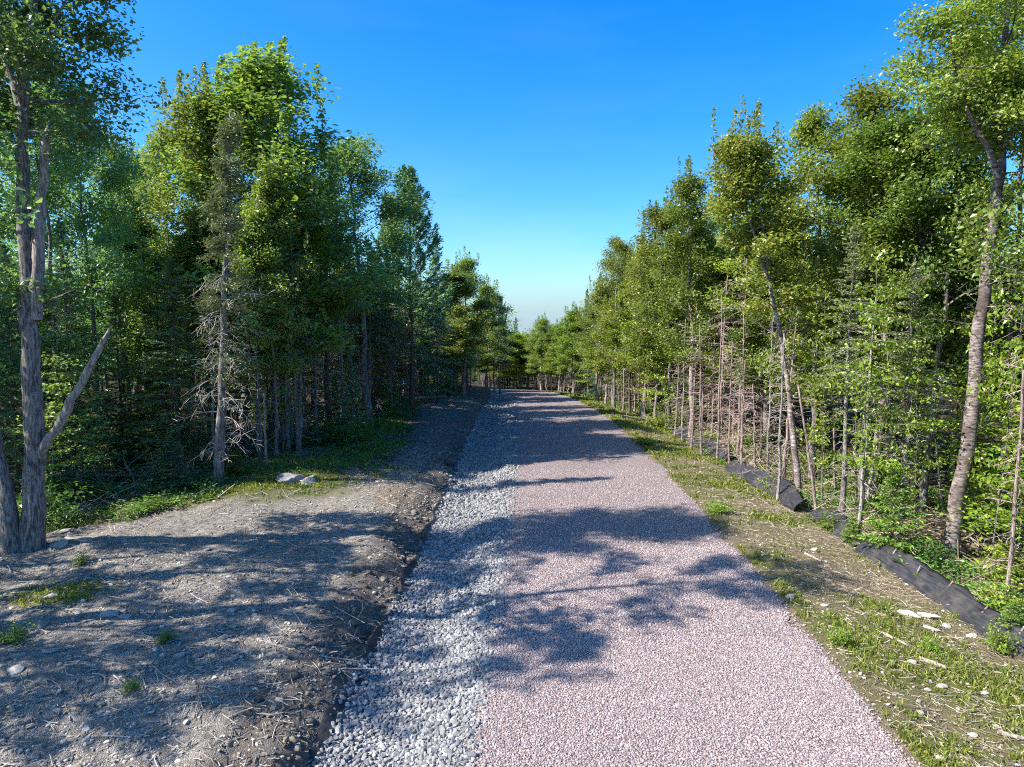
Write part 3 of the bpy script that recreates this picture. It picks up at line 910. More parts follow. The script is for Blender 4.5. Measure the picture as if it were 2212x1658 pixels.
for i, (px, py, w, lab) in enumerate(((1964, 1331, 62, "long whitish slab on the right shoulder, left of two"), (2005, 1337, 60, "long whitish slab on the right shoulder, right of two"), (2012, 1362, 40, "shorter whitish slab below the two long ones on the shoulder"))):
    stone(px, py, w, lab, SLAB[i], M["stone_warm"], asp=.35, rz=-.75, group="white slabs on the right shoulder")

# ------------------------------------------------------------------ logs and sticks as things
def log(p0, p1, r, label, m="log", name="fallen_log", cat="log", stubs=0):
    rng = np.random.default_rng(int(abs(p0[0] * 31 + p0[1] * 7) * 10))
    a, b = np.array(p0, float), np.array(p1, float)
    path = wander(rng, a, b, 8, np.linalg.norm(b - a) * .03) - a
    g = Geo()
    g.tube(path, np.linspace(r, r * .7, 8), 7, .5, .2, rng)
    o = link(name, g.mesh(name, M[m]))
    o.location = a
    if stubs:
        for k in range(stubs):
            s = Geo()
            q = along(path, rng.uniform(.15, .9))
            d = rng.normal(size=3); d[2] = abs(d[2]) + .3
            s.tube(bend(rng, q, d, rng.uniform(.15, .5), 4, 0, .1), np.linspace(r * .35, .006, 4), 4, .5)
            link("branch_stub", s.mesh("branch_stub", M[m]), o)
    return tag(o, label, cat)
def glog(px0, py0, px1, py1, r, label, **k):
    a, b = np.array(hit(px0, py0)), np.array(hit(px1, py1))
    a[2] += r * .8; b[2] += r * .8
    return log(a, b, r, label, **k)
glog(96, 1036, 330, 1036, .075, "long grey log lying in the brush right of the forked trunk", m="dead", stubs=4)
glog(1738, 1205, 1773, 1217, .035, "short white stick on the straw shoulder right of the road", name="fallen_branch", cat="branch")
glog(1900, 1375, 1965, 1400, .03, "thin bleached stick pointing at the white slabs on the shoulder", name="fallen_branch", cat="branch")
glog(1985, 1428, 2046, 1455, .045, "thick bleached stick beside a white stone on the lower shoulder", name="fallen_branch", cat="branch")
glog(1780, 1255, 1800, 1262, .03, "small pale stick near weeds by the road edge", name="fallen_branch", cat="branch")
glog(2155, 1590, 2212, 1612, .04, "bleached stick in the thick grass of the lower right corner", name="fallen_branch", cat="branch")
glog(1985, 1205, 2035, 1222, .07, "pale log on the forest floor left of the big right trunk", stubs=1)
glog(1345, 905, 1400, 912, .12, "tangled grey log at the far end of the silt fence", m="dead", stubs=5)
glog(2080, 1195, 2200, 1190, .06, "grey log lying behind the big right trunk", m="dead", stubs=2)
glog(880, 868, 960, 862, .14, "grey log at the left woods' edge far along the clearing", m="dead", stubs=4)
a = np.array(hit(296, 1050)); log(a, a + np.array([-.55, .25, .85]), .035, "dead stick leaning up out of green weeds right of the forked trunk", m="dead", name="dead_branch", cat="branch", stubs=2)
a = np.array(hit(268, 1075)); log(a + [0, 0, .05], a + np.array([.85, .3, .12]), .03, "pale dead branch lying in weeds under the leaning stick", m="dead", name="dead_branch", cat="branch", stubs=3)
a = np.array(hit(470, 1080)); log(a + [0, 0, .03], a + np.array([.35, .4, .35]), .022, "short splintered branch poking up at the clearing's upper rim", m="log", name="dead_branch", cat="branch")

# ------------------------------------------------------------------ silt fence and ditch liner
def silt_fence(pts, h, label, lean=.35, seed=0, stakes=()):
    rng = np.random.default_rng(seed)
    W = np.array([hit(*p) for p in pts])
    seg = np.concatenate([[0], np.cumsum(np.linalg.norm(np.diff(W, axis=0), axis=1))])
    n = max(12, int(seg[-1] / .07)); m = 15
    s = np.linspace(0, seg[-1], n)
    X, Y = np.interp(s, seg, W[:, 0]), np.interp(s, seg, W[:, 1])
    e = empty("silt_fence", (X[n // 2], Y[n // 2], tz(X[n // 2], Y[n // 2])))
    o0 = np.array(e.location)
    t = s / seg[-1]
    hh = h * (.35 + .65 * np.sin(PI * np.clip(t * .94 + .03, 0, 1)) ** .25) * (.88 + .24 * vnoise(s, s * 0, 1.1, 60 + seed))
    ln = lean + (vnoise(s, s * 0 + 4, .7, 70 + seed) - .5) * .5
    V = np.zeros((n, m, 3))
    for j in range(m):
        w = j / (m - 1)
        fold = (vnoise(s * 1.0, s * 0 + w * 5, 2.6, 80 + seed) - .5) * .10 + (vnoise(s * .35, s * 0 + w * 9, 2.6, 85 + seed) - .5) * .09
        V[:, j, 0] = X + w * hh * np.sin(ln + .75 * w) + fold
        V[:, j, 1] = Y + fold * .4
        V[:, j, 2] = terrain(V[:, j, 0] * 0 + X, Y) - .03 + w * hh * np.cos(ln * .8 + .35 * w)
    V -= o0
    top = V[:, ::-1] + np.array([.005, .002, .005])
    ring = np.concatenate([V, top], 1)                 # front and back of the cloth
    k = 2 * m
    i = np.arange(n - 1)[:, None] * k; j = np.arange(k)[None, :]; j2 = (j + 1) % k
    g = Geo(); g._add(ring.reshape(-1, 3))
    q = np.stack([i + j, i + j2, i + k + j2, i + k + j], -1).reshape(-1, 4)
    g.q.append(q); g.qt.append(np.full(len(q), .5))
    link("fabric", g.mesh("fabric", M["fence"]), e)
    for st in stakes:
        i0 = int(st * (n - 1))
        p = V[i0, 0] + np.array([.05, .03, -.15]); d = np.array([.55 + rng.normal() * .15, rng.normal() * .12, 1.0]) 
        g = Geo(); g.tube(np.array([p, p + d * .2, p + d * .45 * (.8 + hh[i0])]), [.02, .02, .018], 4, .5)
        link("stake", g.mesh("stake", M["bark_pink"], False), e)
    return tag(e, label, "fence", "collapsed black silt fence lengths along the right shoulder")
silt_fence([(2205, 1425), (2150, 1392), (2060, 1330), (1950, 1262), (1842, 1190)], (.54), "longest black silt fence length, sagging below the big right trunk", .45, 1, (.06, .25, .44, .62, .8, .95))
silt_fence([(1838, 1186), (1800, 1160), (1768, 1138), (1735, 1120)], .6, "short low silt fence scrap between grass tufts and the young fir", .8, 2, (.1,))
silt_fence([(1712, 1108), (1655, 1068), (1600, 1038), (1562, 1015)], .7, "silt fence length below the leaning bare pole", .3, 3, (.08, .5))
silt_fence([(1560, 1002), (1520, 978), (1480, 957), (1448, 940)], .68, "silt fence length between grass and the reddish dead trunks", .3, 4, (.05, .6))
silt_fence([(1440, 935), (1418, 918), (1398, 903)], .75, "most distant silt fence length near the tangled grey log", .4, 5, (.9,))

ys = np.arange(7.2, 30, .12)
a = edges(ys)[0] + (vnoise(ys * 0, ys, 1.3, 91) - .5) * .22
hgt = .015 + .13 * vnoise(ys * 0 + 3, ys, .8, 92) ** 1.5
g = Geo()
prof = []
for w, dx, k in ((0, .12, 0), (1, .03, .3), (2, -.01, .75), (3, -.04, 1.0), (4, -.06, .98), (5, -.04, .7), (6, 0, .25), (7, .10, -.02)):
    xx = a + dx * (1 if k < .9 else 1.0) + (vnoise(ys * 0 + w, ys, 3, 93) - .5) * .05
    prof.append(np.stack([xx, ys, np.minimum(terrain(a + .05, ys), terrain(xx, ys)) + .015 + hgt * k], 1))
ring = np.stack(prof, 1); k = ring.shape[1]; n = len(ys)
g._add(ring.reshape(-1, 3))
i = np.arange(n - 1)[:, None] * k; j = np.arange(k - 1)[None, :]
q = np.stack([i + j, i + j + 1, i + k + j + 1, i + k + j], -1).reshape(-1, 4)
g.q.append(q); g.qt.append(np.full(len(q), .5))
tag(link("ditch_liner", g.mesh("ditch_liner", M["liner"])), "black liner fabric edge showing between dark bank and grey ditch stones", "fabric edge")

# ------------------------------------------------------------------ trees set one by one
SKY = np.array([(-200, -300), (0, -120), (215, 60), (225, 195), (268, 195), (290, 290), (330, 315), (352, 262), (400, 215), (450, 160), (500, 128), (560, 122), (640, 128), (690, 200), (725, 262), (742, 330), (800, 318), (850, 350), (872, 385), (915, 385), (965, 455), (945, 540), (1010, 560), (1060, 610), (1098, 655), (1095, 695), (1125, 715), (1150, 715), (1165, 690), (1205, 695), (1235, 670), (1262, 640), (1290, 600), (1305, 520), (1400, 515), (1450, 435), (1490, 360), (1520, 290), (1560, 265), (1640, 262), (1652, 330), (1672, 345), (1690, 290), (1750, 225), (1810, 188), (1900, 160), (1925, 105), (1982, 90), (1990, 10), (2100, -200), (2500, -400)], float)
def sky_at(px):
    return np.interp(px, SKY[:, 0], SKY[:, 1])
spots = []
ALT = {"left": 0, "right": 0}
def tree(kindname, i, px, d, top, hw, label, name, cat="tree", group=None, rz=None, override=None, base_px=None):
    pr = P[kindname][i % len(P[kindname])]
    b = at_depth(base_px if base_px is not None else px, 800, d)
    x, y = b[0], d
    z = tz(x, y)
    zt = at_depth(px, top, d)[2]
    sz = (zt - z) / pr["H"]; sx = hw * (1.3 if kindname in ('tall', 'maple', 'spiky', 'aspen', 'slim') else 1.1) * d / F / pr["R"]
    spots.append((x, y))
    return put(pr, (x, y, z), random.uniform(0, 6.28) if rz is None else rz, (sx, sx, sz), name, label, cat, group, override)
def ov(l=None, b=None):
    o = {}
    if l: o["crown"] = M[l]
    if b: o["trunk"] = M[b]
    return o
COOL_LIGHTENED = ov("leaf_cool_lightened")
T = tree
# left side
T("spiky", 0, 610, 29, 125, 160, "tallest tree of the left woods, broad crown with spiky top shoots", "maple_tree", override=ov("leaf_left_lightened"))
T("spiky", 1, 460, 28, 165, 125, "big spiky crowned tree just left of the tallest one", "maple_tree", override=ov("leaf_left_lightened"))
T("tall", 0, 790, 35, 312, 100, "round dark crowned maple right of the tallest left tree", "maple_tree", override=COOL_LIGHTENED)
T("tall", 1, 700, 32, 385, 85, "dark trunked maple in front of the round dark crowned one", "maple_tree", override=ov("leaf_cool_lightened", "bark_brown"), base_px=712)
T("pine", 0, 890, 41, 365, 115, "pine with feathery upswept branch tips against the sky", "pine_tree")
T("pine", 0, 845, 44, 420, 70, "darker pine tucked left of the feathery one", "pine_tree")
T("fir", 0, 945, 46, 505, 48, "dark pointed fir below the feathery pine", "fir_tree")
T("aspen", 0, 1003, 54, 545, 40, "aspen with thin bare twigs at its top beyond the pines", "aspen_tree", override=ov("leaf_left_lightened"))
T("slim", 0, 1050, 60, 602, 38, "slender leafy tree third from the left woods' far end", "birch_tree", override=ov("leaf_left_lightened"))
T("pine", 0, 1080, 67, 640, 30, "pine with level branches at the far end of the left woods", "pine_tree")
T("slim", 1, 1066, 70, 690, 30, "low leafy tree below the far pine with level branches", "birch_tree", override=ov("leaf_left_lightened"))
T("tall", 2, 210, 25, 190, 78, "dark leafy tree whose round top shows right of the forked trunk's crown", "maple_tree", override=COOL_LIGHTENED)
T("maple", 0, 60, 24, 20, 120, "tall leafy tree filling the corner behind the forked trunk", "maple_tree", override=ov("leaf_cool_lightened"))
T("aspen", 1, 318, 34, 300, 55, "pale thin crowned tree in the gap left of the spiky tree", "aspen_tree", override=ov("leaf_left_lightened"))
T("tall", 1, 385, 31, 275, 60, "yellowish tree under the left shoulder of the spiky tree", "maple_tree", override=ov("leaf_left_lightened"))
T("slim", 1, 280, 29, 420, 75, "dark slender tree in the deep shade right of the forked trunk", "birch_tree", override=COOL_LIGHTENED)
T("fir", 1, 150, 22, 470, 85, "dark fir close behind the forked trunk on its right", "fir_tree")
T("fir", 0, 345, 26, 560, 95, "widest dark fir in the shade right of the broken limb", "fir_tree")
T("fir", 1, 255, 24, 640, 70, "dark fir directly behind the broken limb", "fir_tree")
T("fir", 0, 25, 20, 520, 80, "dark fir at the photo's left border behind the curved trunk", "fir_tree")
T("spruce", 1, 640, 27, 470, 60, "thin spruce with dry lower branches behind the pair of trunks", "spruce_tree")
T("spruce", 1, 680, 29.5, 430, 48, "straight thin spruce at the woods' edge right of the boulder", "spruce_tree", base_px=680)
T("slim", 2, 585, 25.6, 330, 60, "brown trunk of the pair beside the boulder, right one", "birch_tree", override=ov("leaf_left_lightened", "bark_grey"), base_px=590)
T("slim", 0, 550, 25.2, 420, 55, "grey trunk of the pair beside the boulder, left one", "birch_tree", override=ov("leaf_left_lightened"), base_px=556)
T("spruce", 1, 818, 39, 520, 55, "dark thin spruce standing in front at the clearing's rim", "spruce_tree")
T("spruce", 0, 760, 36, 560, 50, "olive dry spruce behind the rim of the clearing", "spruce_tree")
T("dead", 0, 845, 42, 640, 40, "bare grey dead tree beside the dark thin spruce", "dead_tree")
T("dead", 1, 735, 34, 600, 45, "bare grey dead tree with drooping twigs behind the ferns", "dead_tree")
T("dead", 2, 620, 27.5, 690, 55, "dead tree with many dry twigs right of the pair of trunks", "dead_tree")
T("sapling", 0, 605, 26.5, 660, 50, "leafy green sapling among the dry twigs by the pair of trunks", "sapling_tree", "sapling", override=ov("leaf_left_lightened"))
T("maple", 1, 130, 22.5, 200, 105, "leafy dark tree between the forked trunk and the round topped one behind it", "maple_tree", override=COOL_LIGHTENED)
T("tall", 0, 265, 28, 290, 60, "leafy tree filling below the gap of sky left of the spiky tree", "maple_tree", override=COOL_LIGHTENED)
T("tall", 2, 530, 32, 200, 115, "broad leafy tree filling between the two spiky crowned trees", "maple_tree", override=ov("leaf_left_lightened"))
T("slim", 0, 400, 26.5, 470, 90, "lower leafy tree in front of the spiky tree's left half", "birch_tree", override=ov("leaf_left_lightened"))
T("slim", 1, 640, 28, 400, 70, "yellowish slender tree before the tallest left tree", "birch_tree", override=ov("leaf_bright"))
T("slim", 2, 985, 52, 570, 50, "leafy tree below the aspen with bare top twigs", "birch_tree", override=ov("leaf_left_lightened"))
# right side
T("maple", 2, 2010, 22, 78, 110, "tall leafy tree left of the big right trunk, top nearly out of the photo", "maple_tree", override=ov("leaf_mid"))
T("maple", 0, 1880, 24, 175, 120, "broad round crowned tree forming the right woods' big shoulder", "maple_tree", override=ov("leaf_olive"))
T("maple", 1, 1765, 26.5, 235, 95, "leafy tree whose crown curves down left of the big shoulder", "maple_tree", override=ov("leaf_olive"))
T("maple", 2, 2180, 22, -60, 120, "leafy tree behind the big right trunk at the photo's border", "maple_tree", override=ov("leaf_mid"))
T("aspen", 1, 1500, 34, 345, 65, "aspen filling the slope of crowns left of the leaning birch", "aspen_tree", override=ov("leaf_olive"))
T("spiky", 0, 1448, 39, 425, 70, "leafy tree with small spikes midway down the right skyline", "maple_tree", override=ov("leaf_olive"))
T("aspen", 0, 1392, 44, 510, 50, "bright leafy aspen low on the right skyline", "aspen_tree")
T("maple", 1, 1328, 49, 512, 48, "round topped dark tree standing out low on the right skyline", "maple_tree", override=ov("leaf_olive"))
T("aspen", 1, 1290, 56, 600, 36, "smaller aspen below the round topped tree toward the bend", "aspen_tree", override=ov("leaf_mid"))
T("fir", 0, 1266, 63, 622, 22, "pointed fir sticking up near the far end of the right woods", "fir_tree")
T("fir", 1, 1294, 58, 588, 26, "fir with jagged left side beside the round topped tree", "fir_tree")
T("slim", 0, 1240, 68, 660, 30, "bright slender tree next after the pointed fir", "birch_tree", override=ov("leaf_bright"))
T("slim", 1, 1206, 82, 690, 26, "slender tree beside the bend, right of the paired tops", "birch_tree")
T("aspen", 0, 1170, 88, 682, 26, "tallest of the little trees standing right at the bend", "aspen_tree")
T("fir", 0, 1115, 99, 684, 18, "dark pointed conifer beyond the bend beside the gap of sky", "fir_tree")
T("slim", 2, 1140, 93, 720, 24, "low yellowish tree at the bend below the gap of sky", "birch_tree", override=ov("leaf_bright"))
T("slim", 0, 1090, 96, 722, 26, "low grey green tree beyond the bend behind the left woods", "birch_tree", override=COOL_LIGHTENED)
T("slim", 1, 1420, 41, 560, 48, "bright leafy tree inside the right row beneath the aspen", "birch_tree", override=ov("leaf_bright"))
T("slim", 2, 1360, 46, 590, 40, "slender bright tree before the round topped dark one", "birch_tree", override=ov("leaf_bright"))
T("slim", 0, 1310, 52, 640, 36, "thin pale stemmed tree leaning over the distant shoulder", "birch_tree", override=ov("leaf_bright", "bark_birch"))
for i, (px, d, top, hw, lab) in enumerate((
    (1555, 29.5, 640, 34, "tallest reddish dead spruce, its bare top ending below the leaning birch's crown"),
    (1582, 28.5, 740, 30, "reddish dead spruce right of the tallest one"),
    (1520, 30.5, 700, 34, "reddish dead spruce left of the tallest one"),
    (1497, 32, 760, 30, "reddish dead spruce with thick drooping twigs left of the group"),
    (1610, 27, 780, 34, "reddish dead tree right of the dead spruce group"),
    (1640, 26, 830, 36, "short reddish dead tree near the leaning pole"),
    (1460, 35, 770, 28, "reddish dead tree above the far silt fence"),
    (1540, 33, 690, 30, "reddish dead tree showing between the dead spruces"))):
    T("deadpink", i, px, d, top, hw, lab, "dead_tree")
T("dead", 0, 1478, 34, 690, 30, "grey dead tree with pale limbs left of the reddish group", "dead_tree")
T("dead", 1, 1690, 23, 720, 50, "grey dead tree behind the leaning bare pole", "dead_tree")
T("dead", 2, 1870, 19.5, 640, 75, "grey dead tree with long level twigs beside the young fir", "dead_tree")
T("spruce", 0, 1830, 21, 480, 75, "dry olive spruce between leaning birch and young fir", "spruce_tree")
T("spruce", 0, 1960, 18.8, 560, 80, "dry olive spruce just left of the big right trunk", "spruce_tree")
T("deadpink", 1, 2206, 15.2, 560, 60, "thin reddish trunk with bare twigs at the photo's right border", "dead_tree")
for i, (px, d, top, hw, lab) in enumerate((
    (1868, 18.6, 560, 85, "bright layered sapling left of the curvy trunk"),
    (1935, 20, 600, 70, "bright layered sapling under the curvy trunk"),
    (2010, 18.2, 700, 70, "low bright sapling between curvy trunk and big right trunk"),
    (2175, 16.2, 520, 80, "tall bright sapling right of the big trunk"),
    (2120, 19, 520, 80, "bright sapling behind the big right trunk"),
    (1790, 22, 640, 60, "bright sapling right of the leaning birch"),
    (1440, 38, 660, 40, "bright sapling in front of the far right row"),
    (1395, 43, 700, 36, "low bright sapling above the tangled grey log"),
    (1340, 50, 720, 30, "low bright sapling along the distant right shoulder"),
    (1270, 60, 740, 28, "bright sapling close to the bend on the right"))):
    T("sapling", i, px, d, top, hw, lab, "sapling_tree", "sapling")
for i, (px, py, h, hw, lab, m) in enumerate((
    (1925, 1205, 195, 92, "full bright young fir behind the silt fence, biggest of its kind", "needle_green"),
    (1842, 1178, 60, 45, "little bright fir left of the full young fir", "needle_green"),
    (2160, 1120, 130, 70, "young fir right of the big trunk near the photo's border", "needle_green"),
    (2185, 1390, 90, 55, "leafy little fir at the lower end of the silt fence", "needle_green"),
    (330, 1000, 190, 85, "light young fir in the middle of the left brush", "needle_green"),
    (440, 1000, 90, 32, "slim bright fir beside the broken snag pole", "needle_green"),
    (405, 1010, 110, 45, "young fir hiding the foot of the broken snag pole", "needle_dark"),
    (240, 1010, 150, 75, "shaded young fir left of the light one in the left brush", "needle_dark"),
    (510, 1030, 60, 40, "small fir at the foot of the olive dead twigged spruce", "needle_green"),
    (160, 960, 150, 60, "shaded young fir between forked trunk and broken limb", "needle_dark"),
    (760, 945, 190, 40, "narrow dark fir at the clearing's far rim", "needle_dark"),
    (725, 930, 120, 40, "dark young fir left of the narrow one at the clearing's far rim", "needle_dark"))):
    x, y, z = hit(px, py)
    pr = P["youngfir"][i % 2]
    put(pr, (x, y, z), i * 1.3, (hw * y / F / pr["R"],) * 2 + (h * y / F / pr["H"],), "young_fir", lab, "fir", None, {"crown": M[m]})
    spots.append((x, y))

# --- the forked tree on the left
def custom(name, label, cat, px_base, py_base, parts):
    x, y, z = hit(px_base, py_base)
    e = empty(name, (x, y, z))
    spots.append((x, y))
    tag(e, label, cat)
    return e, np.array([x, y, z])
def stem_path(pts, d, o, k=14, rng=None, dd=0.0, amp=.02):
    """a trunk through places of the frame at distance d (growing by dd per point), smoothed, relative to o"""
    W = np.array([at_depth(px, py, d + dd * i) for i, (px, py) in enumerate(pts)]) - o
    s = np.concatenate([[0], np.cumsum(np.linalg.norm(np.diff(W, axis=0), axis=1))])
    t = np.linspace(0, s[-1], k)
    Q = np.stack([np.interp(t, s, W[:, c]) for c in range(3)], 1)
    for _ in range(2): Q[1:-1] = (Q[:-2] + 2 * Q[1:-1] + Q[2:]) / 4
    if rng is not None: Q[1:-1] += rng.normal(size=(k - 2, 3)) * amp
    return Q
rng = np.random.default_rng(900)
e, o = custom("forked_tree", "big grey forked tree at the photo's left with one broken stem and broken limb", "tree", 72, 1192, None)
d = o[1]
w, l, b1, b2 = Geo(), Geo(), Geo(), Geo()
tr = stem_path([(70, 1205), (72, 1120), (76, 1000), (70, 860), (62, 720), (56, 560), (50, 400), (46, 260), (52, 160), (75, 60), (90, -80), (95, -200)], d, o, 24, rng)
tr[0][2] -= .15
rad = np.interp(np.linspace(0, 1, 24), [0, .06, .2, .5, .75, 1], [.31, .25, .21, .15, .10, .03])
w.tube(tr, rad, 14, .5, .18, rng)
f1 = stem_path([(44, 235), (20, 150), (2, 60), (-20, -90)], d, o, 8, rng, .1)
w.tube(f1, np.linspace(.10, .03, 8), 8, .5, .1, rng)
lmb = stem_path([(60, 350), (20, 290), (-30, 240)], d, o, 6, rng, -.1)
w.tube(lmb, np.linspace(.05, .015, 6), 5, .5)
grow(w, l, rng, tr, rad, .66, 2.6, 20, .115, 85, low=0, high=60, sub=5)
grow(w, l, rng, f1, np.linspace(.10, .03, 8), .2, 1.9, 9, .115, 85, low=5, high=60)
dead_branches(w, rng, tr, rad, .3, .72, 14, 1.3, -.1, (-5, 50), 4, .016)
s = stem_path([(76, 690), (84, 560), (92, 420), (99, 300), (107, 262)], d, o, 14, rng, -.03, .015)
b1.tube(s, np.interp(np.linspace(0, 1, 14), [0, .2, .95, 1], [.13, .12, .07, .01]), 9, .5, .35, rng)
s = stem_path([(84, 985), (120, 930), (165, 850), (205, 775), (236, 712)], d, o, 14, rng, -.12, .015)
b2.tube(s, np.interp(np.linspace(0, 1, 14), [0, .1, .5, .9, 1], [.13, .10, .085, .06, .006]), 9, .5, .4, rng)
for k in range(4):
    b2.tube(np.array([along(s, .9), along(s, .97), along(s, 1) + rng.normal(size=3) * .05]) + rng.normal(size=3) * .02, [.03, .02, .004], 4, .5)
link("trunk", w.mesh("trunk", M["bark_grey"]), e); link("crown", l.mesh("crown", M["leaf_cool_lightened"], False), e)
link("broken_stem", b1.mesh("broken_stem", M["dead"]), e); link("broken_limb", b2.mesh("broken_limb", M["dead"]), e)

e, o = custom("curved_tree", "tree with a curved grey trunk leaning out of the photo's left border", "tree", 28, 1190, None)
w, l = Geo(), Geo()
tr = stem_path([(30, 1200), (25, 1120), (12, 1040), (-5, 960), (-45, 820), (-90, 600), (-110, 400), (-120, 200)], o[1] - .2, o, 14, rng)
w.tube(tr, np.linspace(.17, .04, 14) * np.interp(np.arange(14), [0, 2], [1.3, 1]), 10, .5, .15, rng)
grow(w, l, rng, tr, np.linspace(.17, .04, 14), .55, 1.9, 12, .15, 55)
link("trunk", w.mesh("trunk", M["bark_grey"]), e); link("crown", l.mesh("crown", M["leaf_cool_lightened"], False), e)

# --- spruce with dry hanging twigs, left
e, o = custom("spruce_tree", "pale trunked spruce hung with dry olive twigs, spire in front of the tallest left tree", "tree", 472, 1048, None)
w, l, dg = Geo(), Geo(), Geo()
tr = stem_path([(470, 1056), (478, 900), (484, 700), (486, 500), (490, 360), (497, 245)], o[1], o, 18, rng, 0, .01)
rad = np.interp(np.linspace(0, 1, 18), [0, .05, 1], [.21, .16, .02])
w.tube(tr, rad, 10, .5, .12, rng)
dead_branches(dg, rng, tr, rad, .10, .62, 85, 1.35, -.75, (-15, 20), 9, .011)
for i in range(150):
    t = rng.uniform(.30, 1.0)
    p = along(tr, t); az = rng.random() * 6.28
    ln = (1.35 * (1.02 - t) + .25) * rng.uniform(.6, 1.15)
    path = bend(rng, p, [math.cos(az), math.sin(az), .15], ln, 6, -.8, .08)
    w.tube(path, np.linspace(.010, .003, 6), 3, .5, cap=False)
    k = int(80 * (.3 if t < .5 else 1))
    s = rng.random(k) * .85 + .15
    pp = np.array([along(path, x) for x in s]) + rng.normal(size=(k, 3)) * np.array([.09, .09, .06]) - np.array([0, 0, .05])
    l.leaves(pp, rng, .12, .26, .5, axis=np.array([math.cos(az), math.sin(az), -.8]), spread=.5)
link("trunk", w.mesh("trunk", M["bark_grey"]), e); link("crown", l.mesh("crown", M["needle_olive"], False), e); link("deadwood", dg.mesh("deadwood", M["twig"]), e)

# --- the big aspen, right
e, o = custom("aspen_tree", "big rough barked aspen leaning right of the silt fence, thickest right trunk", "tree", 2052, 1216, None)
d = o[1]
w, l = Geo(), Geo()
tr = stem_path([(2046, 1228), (2062, 1120), (2085, 990), (2103, 880), (2112, 760), (2124, 660), (2132, 580), (2140, 500), (2156, 400), (2164, 320), (2158, 220), (2165, 120), (2180, 0), (2190, -150)], d, o, 26, rng, .03)
rad = np.interp(np.linspace(0, 1, 26), [0, .05, .3, .6, .8, 1], [.25, .19, .16, .12, .08, .03])
tr[0][2] -= .15
w.tube(tr, rad, 14, .5, .14, rng)
for pts, r in (([(2160, 400), (2130, 320), (2095, 260), (2070, 180), (2050, 60)], .085), ([(2164, 330), (2195, 250), (2230, 180)], .06), ([(2128, 610), (2150, 560), (2190, 540)], .03)):
    q = stem_path(pts, d, o, 9, rng, -.12)
    w.tube(q, np.linspace(r, .02, 9), 7, .5, .1, rng)
    if r > .05: grow(w, l, rng, q, np.linspace(r, .02, 9), .25, 1.6, 12, .098, 84, up=.5, rc=.34, sparse=.15)
grow(w, l, rng, tr, rad, .66, 2.3, 27, .098, 88, low=-5, high=60, sub=5, up=.5, rc=.36, sparse=.15)
dead_branches(w, rng, tr, rad, .2, .6, 22, 1.6, -.05, (-5, 40), 5, .012)
link("trunk", w.mesh("trunk", M["bark_aspen"]), e); link("crown", l.mesh("crown", M["leaf_olive"], False), e)

# --- leaning birch, right
e, o = custom("birch_tree", "slender pale birch leaning left with a pointed crown in the right woods", "tree", 1728, 1080, None)
d = o[1]
w, l = Geo(), Geo()
tr = stem_path([(1728, 1090), (1718, 980), (1705, 860), (1690, 740), (1668, 640), (1645, 560), (1622, 490), (1600, 420), (1588, 370), (1584, 335)], d, o, 20, rng)
rad = np.interp(np.linspace(0, 1, 20), [0, .05, 1], [.15, .12, .02])
w.tube(tr, rad, 10, .5, .1, rng)
q = stem_path([(1665, 630), (1655, 540), (1640, 450), (1634, 390), (1632, 335)], d, o, 9, rng, .05); w.tube(q, np.linspace(.06, .012, 9), 6, .5)
grow(w, l, rng, q, np.linspace(.06, .012, 9), .35, 1.1, 12, .125, 55, shoots=.5, rc=.32)
grow(w, l, rng, tr, rad, .55, 1.75, 26, .125, 62, shoots=.5, high=70, rc=.34)
q2 = stem_path([(1690, 740), (1720, 660), (1745, 600)], d, o, 6, rng); w.tube(q2, np.linspace(.035, .01, 6), 5, .5)
dead_branches(w, rng, tr, rad, .25, .6, 16, 1.4, 0, (0, 55), 4, .01)
link("trunk", w.mesh("trunk", M["bark_birch"]), e); link("crown", l.mesh("crown", M["leaf_olive"], False), e)

# --- tree with the S-shaped trunk, right
e, o = custom("birch_tree", "tree with an S-curved brown and pale trunk between leaning birch and big aspen", "tree", 1976, 1092, None)
d = o[1] 
w, l = Geo(), Geo()
tr = stem_path([(1978, 1100), (1966, 1000), (1952, 900), (1955, 800), (1958, 740), (1975, 690), (1995, 640), (2003, 580), (1996, 520), (1970, 470), (1945, 440), (1935, 380), (1925, 300)], d, o, 24, rng, 0, .01)
rad = np.interp(np.linspace(0, 1, 24), [0, .05, .6, 1], [.17, .135, .10, .03])
w.tube(tr, rad, 10, .5, .12, rng)
grow(w, l, rng, tr, rad, .62, 2.3, 20, .13, 62, rc=.4)
link("trunk", w.mesh("trunk", M["bark_brown"]), e); link("crown", l.mesh("crown", M["leaf_mid"], False), e)

e, o = custom("birch_tree", "pale mottled birch standing straight behind the full young fir", "tree", 1885, 1085, None)
d = o[1]
w, l = Geo(), Geo()
tr = stem_path([(1880, 1090), (1895, 980), (1908, 860), (1912, 740), (1914, 620), (1905, 520), (1895, 420), (1890, 330)], d, o, 18, rng, 0, .015)
rad = np.interp(np.linspace(0, 1, 18), [0, .05, .6, 1], [.19, .15, .10, .02])
w.tube(tr, rad, 10, .5, .12, rng)
grow(w, l, rng, tr, rad, .55, 2.4, 22, .13, 62, rc=.4)
link("trunk", w.mesh("trunk", M["bark_birch"]), e); link("crown", l.mesh("crown", M["leaf_mid"], False), e)

